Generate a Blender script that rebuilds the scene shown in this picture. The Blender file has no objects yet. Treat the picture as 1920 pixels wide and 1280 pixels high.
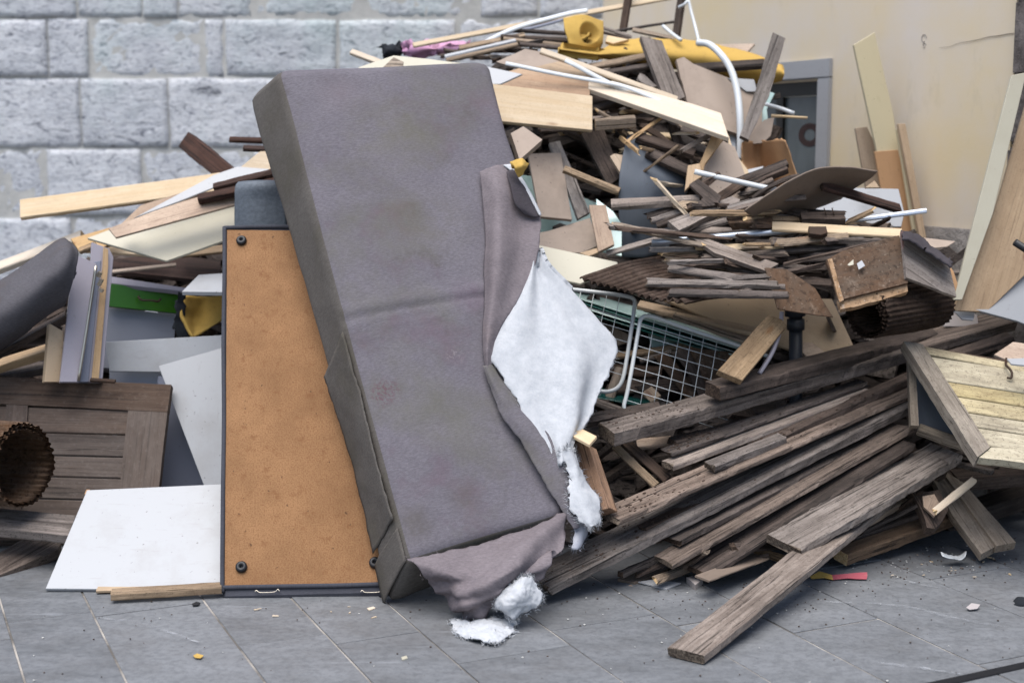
import bpy, bmesh, math, random
from mathutils import Vector, Matrix, noise

# ------------------------------------------------------------ camera, light
scn = bpy.context.scene
C = scn.collection
R = math.radians
FPX, PITCH, CAMZ = 2666.7, math.atan(370 / 2666.7), 1.5
camd = bpy.data.cameras.new('camera')
cam = bpy.data.objects.new('camera', camd)
C.objects.link(cam)
cam.location = (0, 0, CAMZ)
cam.rotation_euler = (math.pi / 2 - PITCH, 0, 0)
camd.sensor_width = 36
camd.lens = 36 * FPX / 1920
camd.clip_end = 200
camd.dof.use_dof = True
camd.dof.focus_distance = 4.85
camd.dof.aperture_fstop = 2.0
scn.camera = cam

w = bpy.data.worlds.new('World')
scn.world = w
w.use_nodes = True
bg = w.node_tree.nodes['Background']
sky = w.node_tree.nodes.new('ShaderNodeTexSky')
sky.sky_type = 'NISHITA'
sky.sun_disc = False
SUN_EL, SUN_AZ = R(73), R(205)          # azimuth clockwise from +Y: behind the camera, to its left
sky.sun_elevation, sky.sun_rotation = SUN_EL, SUN_AZ
sky.air_density, sky.dust_density = 1.0, 2.5
w.node_tree.links.new(sky.outputs[0], bg.inputs[0])
bg.inputs[1].default_value = 0.10
sd = bpy.data.lights.new('sun', 'SUN')
sd.energy, sd.angle, sd.color = 2.2, R(60), (1, .98, .95)
sun = bpy.data.objects.new('sun', sd)
C.objects.link(sun)
dv = Vector((math.sin(SUN_AZ) * math.cos(SUN_EL), math.cos(SUN_AZ) * math.cos(SUN_EL), math.sin(SUN_EL)))
sun.rotation_euler = dv.to_track_quat('Z', 'Y').to_euler()
vs = scn.view_settings
scn.display_settings.display_device = 'sRGB'
vs.view_transform, vs.look, vs.gamma, vs.use_curve_mapping = 'Standard', 'None', 1, False
vs.exposure = 1.0

# ------------------------------------------------------------ photo pixel + depth -> point in the place
EYE = Vector((0, 0, CAMZ))
sp, cp = math.sin(PITCH), math.cos(PITCH)
def ray(u, v):
    x, y = (u - 960) / FPX, (640 - v) / FPX
    return Vector((x, y * sp + cp, y * cp - sp))
def P(u, v, Y):
    d = ray(u, v)
    return EYE + d * (Y / d.y)
def G(u, v, z=0):
    d = ray(u, v)
    return EYE + d * ((z - CAMZ) / d.z)
def hit(u, v, o, n):
    d = ray(u, v)
    return EYE + d * ((o - EYE).dot(n) / d.dot(n))

# ------------------------------------------------------------ objects
WM = {}
END = {}
def link(name, bm, mat, M=Matrix(), parent=None, smooth=False):
    me = bpy.data.meshes.new(name)
    bm.to_mesh(me); bm.free()
    for m in (mat if isinstance(mat, (list, tuple)) else [mat]):
        me.materials.append(m)
    if smooth:
        for p in me.polygons: p.use_smooth = True
    o = bpy.data.objects.new(name, me)
    C.objects.link(o)
    o.matrix_world = M
    o.matrix_basis = M
    if parent:
        o.parent = parent
        o.matrix_parent_inverse = WM[parent.name].inverted()
    WM[o.name] = M.copy()
    return o
def tag(o, cat=None, label=None, group=None, kind=None):
    if label: o['label'] = label
    if cat: o['category'] = cat
    if group: o['group'] = group
    if kind: o['kind'] = kind
    return o
def root(name, cat, label, loc, group=None):
    o = bpy.data.objects.new(name, None)
    C.objects.link(o)
    o.empty_display_size = .1
    o.location = loc
    WM[o.name] = Matrix.Translation(loc)
    return tag(o, cat, label, group)
def frame(x, y, z, o):
    return Matrix(((x.x, y.x, z.x, o.x), (x.y, y.y, z.y, o.y), (x.z, y.z, z.z, o.z), (0, 0, 0, 1)))
def n1(x, s=0.0): return noise.noise(Vector((x, s * 7.31, s * 3.17)))
SEED = [0]
def seed():
    SEED[0] += 1
    return SEED[0] * 1.37

def dplane(D, pts):
    uc = sum(p[0] for p in pts) / len(pts); vc = sum(p[1] for p in pts) / len(pts)
    if isinstance(D, tuple) and isinstance(D[0], Vector): return D
    Y0, a, b = D if isinstance(D, (tuple, list)) else (D, 0, -.12)
    o = P(uc, vc, Y0)
    n = (P(uc + 100, vc, Y0 + a) - o).cross(P(uc, vc - 100, Y0 - b) - o).normalized()
    if n.dot(EYE - o) < 0: n = -n
    return o, n

def S(name, cat, label, mat, th, D, pts, axis=None, jag=0, group=None, parent=None, bev=.0018, warp=0, back=None):
    """flat sheet or board: seen outline on its own plane, real thickness behind it"""
    o, n = dplane(D, pts)
    W = [hit(u, v, o, n) for u, v in pts]
    if axis is None:
        L = [(W[(i + 1) % len(W)] - W[i]).length for i in range(len(W))]
        i = L.index(max(L)); x = (W[(i + 1) % len(W)] - W[i]).normalized()
    else:
        x = (W[axis[1]] - W[axis[0]]).normalized()
    y = n.cross(x)
    M = frame(x, y, n, o); Mi = M.inverted()
    L2 = [(Mi @ p).xy for p in W]
    area = sum(L2[i].x * L2[(i + 1) % len(L2)].y - L2[(i + 1) % len(L2)].x * L2[i].y for i in range(len(L2)))
    if area < 0: L2.reverse()
    s = seed()
    if jag:
        out = []
        for i, p in enumerate(L2):
            q = L2[(i + 1) % len(L2)]
            d = q - p; k = max(1, int(d.length / .022)); nn = Vector((d.y, -d.x)).normalized()
            for j in range(k):
                t = j / k; pp = p + d * t
                am = n1(pp.x * 14 + i * 9, s) * jag + n1(pp.y * 45 + pp.x * 45 + i * 5, s + 3) * jag * .6
                out.append(pp + nn * am)
        L2 = out
    bm = bmesh.new()
    f = bm.faces.new([bm.verts.new((p.x, p.y, 0)) for p in L2])
    top = list(f.verts); low = [bm.verts.new((p.x, p.y, -th)) for p in L2]
    bm.faces.new(low[::-1])
    m = len(top)
    for i in range(m):
        bm.faces.new((top[i], low[i], low[(i + 1) % m], top[(i + 1) % m]))
    bm.normal_update()
    if bev and not jag:
        b = min(bev, th * .3)
        ed = [e for e in bm.edges if e.is_manifold and e.calc_face_angle(0) > .5]
        bmesh.ops.bevel(bm, geom=ed, offset=b, segments=1, affect='EDGES', clamp_overlap=True)
    if warp:
        bmesh.ops.triangulate(bm, faces=[f for f in bm.faces if len(f.verts) > 4])
        bmesh.ops.subdivide_edges(bm, edges=bm.edges[:], cuts=3, use_grid_fill=True)
        for v in bm.verts: v.co.z += warp * (v.co.x ** 2) * 4 + warp * .4 * n1(v.co.y * 6, s)
    ob = link(name, bm, mat, M, parent)
    if not parent: tag(ob, cat, label, group)
    elif label: ob['label'] = label
    return ob

def K(name, cat, label, mat, A, B, wd, th, tilt=25, jag=.003, bow=0, taper=1.0, group=None, parent=None, cut=0, seg=None, ch=.004):
    """plank or stick: front upper arris from A to B (pixel, depth); the face slopes back and up by tilt"""
    if A[0] > B[0]: A, B = B, A
    a, b = P(*A), P(*B)
    x = (b - a); L = x.length; x.normalize()
    t = R(tilt); h = Vector((0, math.cos(t), math.sin(t)))
    y = (h - x * h.dot(x)).normalized()
    z = x.cross(y)
    M = frame(x, y, z, (a + b) / 2)
    return stick(name, cat, label, mat, M, L, wd, th, jag, bow, taper, group, parent, cut, seg, ch)

def stick(name, cat, label, mat, M, L, wd, th, jag=.003, bow=0, taper=1.0, group=None, parent=None, cut=0, seg=None, ch=.004):
    s = seed()
    nseg = seg or max(3, min(70, int(L / .022)))
    c = min(ch, th * .25, wd * .25)
    prof = [(c, 0), (wd * .5, 0), (wd - c, 0), (wd, -c), (wd, -th + c), (wd - c, -th), (c, -th), (0, -th + c), (0, -c)]
    bm = bmesh.new(); rings = []
    for i in range(nseg + 1):
        q = i / nseg; X = -L / 2 + L * q
        k = 1 + (taper - 1) * q
        ring = []
        for j, (py, pz) in enumerate(prof):
            dx = 0
            if cut and i in (0, nseg):
                dx = (n1(j * 1.7 + i, s) * .6 + n1(j * .45, s + 9 + i)) * cut
            yy = wd / 2 + (py - wd / 2) * k
            jy = (n1(X * 7, s + j) + .7 * n1(X * 23, s + j) + .5 * n1(X * 51, s + j)) * jag * 1.25
            jz = (n1(X * 6, s + 20 + j) + .6 * n1(X * 26, s + 20 + j)) * jag * .7
            if q > 0 and q < 1 and n1(X * 9, s + 50) > .33 and j in (0, 8): jy += jag * 1.6; jz -= jag
            zb = bow * (1 - (2 * q - 1) ** 2)
            ring.append(bm.verts.new((X + dx, yy + jy, pz + jz + zb)))
        rings.append(ring)
    m = len(prof)
    for i in range(nseg):
        for j in range(m):
            bm.faces.new((rings[i][j], rings[i + 1][j], rings[i + 1][(j + 1) % m], rings[i][(j + 1) % m]))
    for f in (bm.faces.new(rings[0]), bm.faces.new(rings[-1][::-1])): f.material_index = 1
    bmesh.ops.recalc_face_normals(bm, faces=bm.faces[:])
    ob = link(name, bm, [mat, END.get(mat.name, mat)], M, parent)
    if not parent: tag(ob, cat, label, group)
    elif label: ob['label'] = label
    return ob

def catmull(pts, n):
    """n samples along a Catmull-Rom curve through the Vectors"""
    m = len(pts)
    if m == 1: return [pts[0].copy() for _ in range(n)]
    out = []
    for i in range(n):
        t = i / (n - 1) * (m - 1); k = min(int(t), m - 2); f = t - k
        p1, p2 = pts[k], pts[k + 1]
        p0 = pts[k - 1] if k > 0 else p1 * 2 - p2
        p3 = pts[k + 2] if k + 2 < m else p2 * 2 - p1
        out.append(.5 * ((2 * p1) + (p2 - p0) * f + (2 * p0 - 5 * p1 + 4 * p2 - p3) * f * f + (3 * p1 - p0 - 3 * p2 + p3) * f ** 3))
    return out

def tube_bm(bm, pts, r, sides=10, flat=1.0, closed_ends=True):
    rings = []; up = Vector((0.13, .31, .94)); n = len(pts)
    for i, p in enumerate(pts):
        d = (pts[min(i + 1, n - 1)] - pts[max(i - 1, 0)]).normalized()
        a = d.cross(up)
        if a.length < .05: a = d.cross(Vector((1, 0, 0)))
        a.normalize(); b = a.cross(d)
        rr = r(i / (n - 1)) if callable(r) else r
        rings.append([bm.verts.new(p + a * math.cos(q) * rr * flat + b * math.sin(q) * rr) for q in [2 * math.pi * k / sides for k in range(sides)]])
    for i in range(n - 1):
        for j in range(sides):
            bm.faces.new((rings[i][j], rings[i][(j + 1) % sides], rings[i + 1][(j + 1) % sides], rings[i + 1][j]))
    if closed_ends:
        bm.faces.new(rings[0]); bm.faces.new(rings[-1][::-1])

def T(name, cat, label, mat, r, path, n=None, sides=10, parent=None, flat=1.0, group=None, smooth=True):
    pts = [P(*p) if not isinstance(p, Vector) else p for p in path]
    if len(pts) > 2: pts = catmull(pts, n or len(pts) * 8)
    o = sum(pts, Vector()) / len(pts)
    x = (pts[-1] - pts[0]).normalized(); y = x.cross(Vector((0, .2, 1))).normalized(); z = x.cross(y)
    M = frame(x, y, z, o); Mi = M.inverted()
    bm = bmesh.new(); tube_bm(bm, [Mi @ p for p in pts], r, sides, flat)
    bmesh.ops.recalc_face_normals(bm, faces=bm.faces[:])
    ob = link(name, bm, mat, M, parent, smooth)
    if not parent: tag(ob, cat, label, group)
    elif label: ob['label'] = label
    return ob

def sheet(name, cat, label, mat, th, rows, nu=28, nv=40, amp=0.0, freq=6, fold=None, parent=None, group=None, edge=0.0, smooth=True, corr=None, ragged=0, fuzz=0, fl=.012):
    """curved sheet through rows of (pixel, depth) points, with real thickness; optional folds, corrugation, ragged rim"""
    s = seed()
    pr = [catmull([P(*p) if not isinstance(p, Vector) else p for p in r], nu) for r in rows]
    grid = [catmull([pr[i][j] for i in range(len(pr))], nv) for j in range(nu)]   # grid[j][i]
    nrm = [[None] * nv for _ in range(nu)]
    def normals():
        for j in range(nu):
            for i in range(nv):
                du = grid[min(j + 1, nu - 1)][i] - grid[max(j - 1, 0)][i]
                dw = grid[j][min(i + 1, nv - 1)] - grid[j][max(i - 1, 0)]
                q = du.cross(dw)
                if q.length < 1e-12: q = EYE - grid[j][i]
                q.normalize()
                if q.dot(EYE - grid[j][i]) < 0: q = -q
                nrm[j][i] = q
    normals()
    for j in range(nu):
        for i in range(nv):
            g = grid[j][i]; d = 0
            if amp:
                d += amp * (noise.noise(g * freq + Vector((s, 0, 0))) + .5 * noise.noise(g * freq * 2.3 + Vector((0, s, 0))) + .25 * noise.noise(g * freq * 5 + Vector((0, 0, s))))
            if corr: d += corr[0] * math.sin(2 * math.pi * corr[1] * (j if corr[2] == 'u' else i) / ((nu if corr[2] == 'u' else nv) - 1))
            if fold: d += fold(j / (nu - 1), i / (nv - 1))
            grid[j][i] = g + nrm[j][i] * d
    if edge:
        for j in range(nu):
            for i in range(nv):
                e = min(j, nu - 1 - j, i, nv - 1 - i)
                if e == 0:
                    g = grid[j][i]
                    jj = 1 if j == 0 else (nu - 2 if j == nu - 1 else j); ii = 1 if i == 0 else (nv - 2 if i == nv - 1 else i)
                    out = g - grid[jj][ii]
                    if out.length > 1e-9: grid[j][i] = g + out.normalized() * edge * (noise.noise(g * 30 + Vector((s, s, 0))) + .6 * noise.noise(g * 80))
    normals()
    o = sum((grid[j][i] for j in range(0, nu, 4) for i in range(0, nv, 4)), Vector()) / (len(range(0, nu, 4)) * len(range(0, nv, 4)))
    x = (grid[nu // 2][nv - 1] - grid[nu // 2][0]).normalized()
    yy = grid[nu - 1][nv // 2] - grid[0][nv // 2]
    z = x.cross(yy).normalized(); y = z.cross(x)
    M = frame(x, y, z, o); Mi = M.inverted()
    bm = bmesh.new()
    thf = th if callable(th) else (lambda a, b: th)
    A = [[bm.verts.new(Mi @ grid[j][i]) for i in range(nv)] for j in range(nu)]
    B = [[bm.verts.new(Mi @ (grid[j][i] - nrm[j][i] * thf(j / (nu - 1), i / (nv - 1)))) for i in range(nv)] for j in range(nu)]
    for j in range(nu - 1):
        for i in range(nv - 1):
            if ragged and (j in (0, nu - 2) or i in (0, nv - 2)) and noise.noise(grid[j][i] * 40 + Vector((s, 0, 0))) > .5 - ragged: continue
            bm.faces.new((A[j][i], A[j + 1][i], A[j + 1][i + 1], A[j][i + 1]))
            bm.faces.new((B[j][i], B[j][i + 1], B[j + 1][i + 1], B[j + 1][i]))
    be = [e for e in bm.edges if len(e.link_faces) == 1]
    Aset = {v: B[j][i] for j in range(nu) for i, v in enumerate(A[j])}
    for e in be:
        v1, v2 = e.verts
        if v1 in Aset and v2 in Aset:
            bm.faces.new((v1, v2, Aset[v2], Aset[v1]))
    bmesh.ops.delete(bm, geom=[v for v in bm.verts if not v.link_faces], context='VERTS')
    bmesh.ops.recalc_face_normals(bm, faces=bm.faces[:])
    if fuzz:      # loose fibres round the rim
        rf = random.Random(int(s * 100))
        rim = [(A[j][i], A[min(max(j, 1), nu - 2)][min(max(i, 1), nv - 2)]) for j in range(nu) for i in range(nv) if (j in (0, nu - 1) or i in (0, nv - 1)) and A[j][i].is_valid]
        for k in range(fuzz):
            a_, b_ = rf.choice(rim)
            if not b_.is_valid: continue
            d_ = (a_.co - b_.co)
            if d_.length < 1e-6: continue
            d_ = (d_.normalized() + Vector((rf.gauss(0, .6), rf.gauss(0, .6), rf.gauss(0, .5)))).normalized()
            p_ = a_.co + Vector((rf.uniform(-.008, .008), rf.uniform(-.008, .008), -rf.random() * thf(0, 0)))
            L_ = fl * rf.uniform(.3, 1.4); q_ = d_.cross(Vector((rf.random(), rf.random(), rf.random()))).normalized() * .00045
            e_ = p_ + d_ * L_ + Vector((rf.gauss(0, .003), rf.gauss(0, .003), rf.gauss(0, .003)))
            m_ = p_ + d_ * L_ * .5 + Vector((0, 0, .002))
            x_ = [bm.verts.new(c_) for c_ in (p_ - d_ * .004 - q_, p_ - d_ * .004 + q_, m_ + q_, e_, m_ - q_)]
            bm.faces.new(x_)
    ob = link(name, bm, mat, M, parent, smooth)
    if not parent: tag(ob, cat, label, group)
    elif label: ob['label'] = label
    return ob

def box_bm(bm, x0, x1, y0, y1, z0, z1, bev=0, M=None):
    vs_ = [bm.verts.new(Vector(c) if M is None else M @ Vector(c)) for c in ((x0, y0, z0), (x1, y0, z0), (x1, y1, z0), (x0, y1, z0), (x0, y0, z1), (x1, y0, z1), (x1, y1, z1), (x0, y1, z1))]
    fs = [bm.faces.new([vs_[i] for i in q]) for q in ((0, 3, 2, 1), (4, 5, 6, 7), (0, 1, 5, 4), (1, 2, 6, 5), (2, 3, 7, 6), (3, 0, 4, 7))]
    if bev: bmesh.ops.bevel(bm, geom=list({e for f in fs for e in f.edges}), offset=bev, segments=2, affect='EDGES')

# ------------------------------------------------------------ materials
def lin(h):
    c = [int(h[i:i + 2], 16) / 255 for i in (1, 3, 5)]
    return tuple([(x / 12.92 if x <= .04045 else ((x + .055) / 1.055) ** 2.4) for x in c] + [1])
class N:
    def __init__(s, name):
        s.m = bpy.data.materials.new(name); s.m.use_nodes = True
        s.t = s.m.node_tree; s.n = s.t.nodes; s.b = s.n['Principled BSDF']
    def new(s, typ, **kw):
        q = s.n.new(typ)
        for k, v in kw.items(): setattr(q, k, v)
        return q
    def l(s, a, b): s.t.links.new(a, b)
    def coords(s, scale, rnd=True):
        tc = s.new('ShaderNodeTexCoord')
        out = tc.outputs['Object']
        if rnd:
            oi = s.new('ShaderNodeObjectInfo'); mu = s.new('ShaderNodeMath', operation='MULTIPLY'); mu.inputs[1].default_value = 61.7
            s.l(oi.outputs['Random'], mu.inputs[0])
            ad = s.new('ShaderNodeVectorMath', operation='ADD'); s.l(out, ad.inputs[0]); s.l(mu.outputs[0], ad.inputs[1]); out = ad.outputs[0]
            s.rnd = oi.outputs['Random']
        s.raw = out
        return s.sc(out, scale)
    def sc(s, v, scale):
        mp = s.new('ShaderNodeMapping'); mp.inputs['Scale'].default_value = scale; s.l(v, mp.inputs[0]); return mp.outputs[0]
    def noise(s, v, scale, detail=5, rough=.6, dist=0):
        q = s.new('ShaderNodeTexNoise'); q.inputs['Scale'].default_value = scale; q.inputs['Detail'].default_value = detail
        q.inputs['Roughness'].default_value = rough; q.inputs['Distortion'].default_value = dist
        s.l(v, q.inputs['Vector']); return q.outputs['Fac']
    def ramp(s, f, *stops):
        q = s.new('ShaderNodeValToRGB'); e = q.color_ramp.elements
        for i, (p, c) in enumerate(stops):
            el = e[i] if i < 2 else e.new(p)
            el.position = p; el.color = c if isinstance(c, tuple) else (c, c, c, 1)
        s.l(f, q.inputs[0]); return q.outputs[0]
    def mix(s, f, a, b, typ='MIX'):
        q = s.new('ShaderNodeMix', data_type='RGBA', blend_type=typ)
        for sock, v in ((q.inputs[0], f), (q.inputs[6], a), (q.inputs[7], b)):
            if isinstance(v, (int, float)): sock.default_value = v
            elif isinstance(v, tuple): sock.default_value = v
            else: s.l(v, sock)
        return q.outputs[2]
    def math(s, op, a, b=0.0):
        q = s.new('ShaderNodeMath', operation=op)
        for i, v in enumerate((a, b)):
            if isinstance(v, (int, float)): q.inputs[i].default_value = v
            else: s.l(v, q.inputs[i])
        return q.outputs[0]
    def bump(s, h, st, dist=.004, prev=None):
        q = s.new('ShaderNodeBump'); q.inputs['Strength'].default_value = st; q.inputs['Distance'].default_value = dist
        s.l(h, q.inputs['Height'])
        if prev is not None: s.l(prev, q.inputs['Normal'])
        return q.outputs[0]
    def out(s, col, rough, nrm=None, metal=0, spec=.3):
        if isinstance(col, tuple): s.b.inputs['Base Color'].default_value = col
        else: s.l(col, s.b.inputs['Base Color'])
        if isinstance(rough, (int, float)): s.b.inputs['Roughness'].default_value = rough
        else: s.l(rough, s.b.inputs['Roughness'])
        s.b.inputs['Metallic'].default_value = metal
        s.b.inputs['Specular IOR Level'].default_value = spec
        if nrm is not None: s.l(nrm, s.b.inputs['Normal'])
        return s.m

def wood(name, light, dark, stain='#2a211b', stain_amt=.5, grain=1.0, var=.35, bump=.5, knots=0.0, rough=.82, crack=.6):
    a = N(name); light, dark, st = lin(light), lin(dark), lin(stain)
    pale = tuple([min(1, c * 1.18 + .01) for c in light[:3]] + [1])
    g = a.noise(a.coords((1.3, 46 * grain, 46 * grain)), 1, 7, .68, .9); raw = a.raw
    f = a.noise(a.sc(raw, (5, 190, 190)), 1, 4, .7)
    cr = a.noise(a.sc(raw, (2.2, 85, 85)), 1, 5, .6, .6)
    col = a.mix(a.ramp(g, (.30, 0.0), (.70, 1.0)), dark, light)
    mid = a.noise(a.sc(raw, (5, 9, 9)), 1.6, 7, .72)
    col = a.mix(a.math('MULTIPLY', a.ramp(mid, (.50, 0.0), (.72, 1.0)), .45), col, pale)
    col = a.mix(a.math('MULTIPLY', a.ramp(f, (.3, 1.0), (.55, 0.0)), .5 * crack), col, tuple([c * .35 for c in dark[:3]] + [1]))
    col = a.mix(a.math('MULTIPLY', a.ramp(cr, (.36, 1.0), (.42, 0.0)), min(1, 1.5 * crack)), col, tuple([c * .18 for c in dark[:3]] + [1]))
    big = a.noise(a.sc(raw, (1.5, 4, 4)), 1.7, 7, .72)
    bm_ = a.ramp(big, (.44, 0.0), (.64, 1.0))
    col = a.mix(a.math('MULTIPLY', bm_, stain_amt), col, st)
    sm = a.noise(a.sc(raw, (.7, 1, 1)), 75, 4, .68)
    col = a.mix(a.math('MULTIPLY', a.ramp(sm, (.56, 0.0), (.66, 1.0)), stain_amt * .8), col, st)
    sp = a.noise(raw, 190, 2, .5)
    col = a.mix(a.math('MULTIPLY', a.ramp(sp, (.64, 0.0), (.70, 1.0)), min(1, stain_amt * 1.3)), col, tuple([c * .5 for c in st[:3]] + [1]))
    if knots:
        vo = a.new('ShaderNodeTexVoronoi', feature='F1'); vo.inputs['Scale'].default_value = 1.0
        a.l(a.sc(raw, (3.2, 9, 9)), vo.inputs['Vector'])
        col = a.mix(a.math('MULTIPLY', a.ramp(vo.outputs['Distance'], (.05, 1.0), (.11, 0.0)), knots), col, lin('#7a4a22'))
    hs = a.new('ShaderNodeHueSaturation'); a.l(col, hs.inputs['Color'])
    a.l(a.math('ADD', a.math('MULTIPLY', a.rnd, var), 1 - var / 2), hs.inputs['Value'])
    wn = a.new('ShaderNodeTexWhiteNoise', noise_dimensions='1D'); a.l(a.math('MULTIPLY', a.rnd, 913.0), wn.inputs['W'])
    a.l(a.math('ADD', a.math('MULTIPLY', wn.outputs['Value'], .45), .6), hs.inputs['Saturation'])
    nr = a.bump(g, bump * .6, .007); nr = a.bump(cr, bump * 1.0, .004, nr); nr = a.bump(f, bump * .8, .003, nr); nr = a.bump(sm, bump * .6, .004, nr)
    return a.out(hs.outputs[0], rough, nr)

def panel(name, col, dirt='#6b6358', amt=.25, rough=.45, bump=.04, var=.06, scale=3):
    a = N(name); c = lin(col)
    g = a.noise(a.coords((1, 1, 1)), scale, 7, .7); raw = a.raw
    f = a.noise(a.sc(raw, (1, 6, 6)), 9, 5, .7)
    k = a.mix(a.math('MULTIPLY', a.ramp(g, (.5, 0.0), (.75, 1.0)), amt), c, lin(dirt))
    k = a.mix(a.math('MULTIPLY', a.ramp(f, (.6, 0.0), (.7, 1.0)), amt * .6), k, lin(dirt))
    s = a.noise(raw, 70, 2, .5)
    k = a.mix(a.math('MULTIPLY', a.ramp(s, (.70, 0.0), (.76, 1.0)), min(1, amt * 1.6)), k, lin('#4a4038'))
    hs = a.new('ShaderNodeHueSaturation'); a.l(k, hs.inputs['Color'])
    a.l(a.math('ADD', a.math('MULTIPLY', a.rnd, var), 1 - var / 2), hs.inputs['Value'])
    return a.out(hs.outputs[0], rough, a.bump(f, bump, .004), spec=.4)

def fabric(name, col, alt, rib=240, var=0, stains=(), bump=.5, spots=()):
    a = N(name); c, d = lin(col), lin(alt)
    v = a.coords((1, 1, 1), rnd=False); raw = a.raw
    big = a.noise(raw, 2.6, 6, .65)
    k = a.mix(a.ramp(big, (.36, 0.0), (.66, 1.0)), c, d)
    r = a.noise(a.sc(raw, (rib * 1.7, 70, 70)), 1, 3, .6)
    k = a.mix(a.math('MULTIPLY', a.ramp(r, (.36, 1.0), (.56, 0.0)), .38), k, tuple([x * .45 for x in c[:3]] + [1]))
    k = a.mix(a.math('MULTIPLY', a.ramp(r, (.56, 0.0), (.72, 1.0)), .14), k, tuple([min(1, x * 1.7) for x in c[:3]] + [1]))
    for colr, sc, lo, hi, am in stains:
        q = a.noise(a.sc(raw, (1, 1, 1)), sc, 5, .7)
        k = a.mix(a.math('MULTIPLY', a.ramp(q, (lo, 0.0), (hi, 1.0)), am), k, lin(colr))
    for (px, py, pz), rr, colr, lo, hi, am, sc in spots:        # stains with a place and shape of their own
        ds = a.new('ShaderNodeVectorMath', operation='DISTANCE'); a.l(raw, ds.inputs[0]); ds.inputs[1].default_value = (px, py, pz)
        wob = a.math('ADD', ds.outputs['Value'], a.math('MULTIPLY', a.noise(raw, 9, 5, .7), rr * .9))
        q = a.math('MULTIPLY', a.ramp(wob, (rr * .75, 1.0), (rr * 1.35, 0.0)), a.ramp(a.noise(raw, sc, 4, .7), (lo, 0.0), (hi, 1.0)))
        k = a.mix(a.math('MULTIPLY', q, am), k, lin(colr))
    w_ = a.noise(raw, 420, 2, .6)
    k = a.mix(a.math('MULTIPLY', a.ramp(w_, (.35, 1.0), (.6, 0.0)), .3), k, tuple([x * .5 for x in c[:3]] + [1]))
    nr = a.bump(r, bump * .35, .002); nr = a.bump(w_, bump * .4, .0015, nr); nr = a.bump(a.noise(raw, 7, 4, .5), .22, .014, nr)
    return a.out(k, .95, nr, spec=.1)

def metal(name, col, rough=.35, met=.0, rust=0.0):
    a = N(name); g = a.noise(a.coords((1, 1, 1)), 14, 6, .7)
    k = a.mix(a.math('MULTIPLY', a.ramp(g, (.5, 0.0), (.66, 1.0)), max(rust, .12)), lin(col), lin('#4a2c18') if rust else lin('#5a5a58'))
    return a.out(k, rough, a.bump(g, .06, .003), metal=met, spec=.5)

def rusty(name, base, rust, pale, amt=.5):
    a = N(name); g = a.noise(a.coords((1, 3, 3)), 4, 7, .72); raw = a.raw
    k = a.mix(a.ramp(g, (.38, 0.0), (.6, 1.0)), lin(base), lin(rust))
    h = a.noise(raw, 11, 6, .75)
    k = a.mix(a.math('MULTIPLY', a.ramp(h, (.56, 0.0), (.68, 1.0)), amt), k, lin(pale))
    f = a.noise(raw, 48, 5, .7)
    k = a.mix(a.math('MULTIPLY', a.ramp(f, (.36, 1.0), (.5, 0.0)), .55), k, lin('#17110d'))
    f2 = a.noise(raw, 90, 3, .6)
    k = a.mix(a.math('MULTIPLY', a.ramp(f2, (.62, 0.0), (.7, 1.0)), .5), k, lin(pale))
    return a.out(k, .85, a.bump(h, .4, .004), spec=.2)

M = {}
END = {}
M['grey'] = wood('weathered_wood', '#85766b', '#483c34', '#251d18', .6, var=.45)
M['greyd'] = wood('dark_weathered_wood', '#63544b', '#342b25', '#18120e', .6, var=.5)
M['greyl'] = wood('silvered_wood', '#9b8f85', '#645850', '#382f29', .5, var=.35)
M['brown'] = wood('brown_wood', '#604e42', '#35281f', '#1b140f', .5, var=.45)
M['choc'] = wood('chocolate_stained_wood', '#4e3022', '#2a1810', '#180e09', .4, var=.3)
M['tan'] = wood('tan_wood', '#a68f73', '#7b644a', '#4c3c2d', .5, var=.3, knots=.4)
M['pine'] = wood('fresh_pine', '#c8b496', '#bfa57f', '#a48a66', .22, var=.14, bump=.15, knots=.6, rough=.6, crack=.08)
M['pinegold'] = wood('golden_pine', '#b3946a', '#a07f54', '#7a5c3a', .3, var=.2, bump=.2, knots=.8, rough=.65, crack=.2)
M['ply'] = wood('plywood', '#b69a7c', '#9c7c5f', '#775d48', .45, grain=.4, var=.25, bump=.15, crack=.2)
M['mdf'] = panel('stained_hardboard', '#b39c80', '#6a5848', .5, .7, .1, .3)
M['taupe'] = panel('taupe_board', '#9a8b7e', '#574a40', .45, .75, .15, .2)
M['shade'] = panel('dull_shaded_board', '#75675b', '#4a3f36', .45, .75, .15, .1)  # darkened brown: the shade under the curled sheet is put into its colour
M['white'] = panel('white_melamine', '#9b9da0', '#6f675b', .34, .35, .02)
M['cream'] = panel('cream_board', '#aea997', '#85775a', .2, .45, .03)
M['ivory'] = panel('ivory_paint', '#b9ae90', '#857755', .3, .5, .05)
M['bluegrey'] = panel('grey_laminate', '#8f929c', '#626165', .15, .4, .02)
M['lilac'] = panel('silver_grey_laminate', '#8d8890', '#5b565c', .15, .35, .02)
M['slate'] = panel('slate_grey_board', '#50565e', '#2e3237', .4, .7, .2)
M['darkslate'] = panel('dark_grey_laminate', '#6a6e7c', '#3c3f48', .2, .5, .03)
M['green'] = panel('green_paint', '#356a12', '#1e4408', .2, .3, .02)
M['whitepl'] = metal('white_plastic', '#c3c7c9', .35)
M['alu'] = metal('aluminium', '#a9b0ba', .32, .55)
M['steel'] = metal('white_enamel_wire', '#c0c4c4', .35)
M['black'] = panel('black_plastic', '#1b1c1f', '#3a3a3a', .2, .45, .05)
M['bollard'] = panel('dark_painted_iron', '#20242b', '#3c3a38', .3, .45, .08)
M['nickel'] = metal('nickel', '#b5ada0', .3, .9)
M['iron'] = metal('rusty_iron', '#3a2c22', .7, .4, .6)
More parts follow.
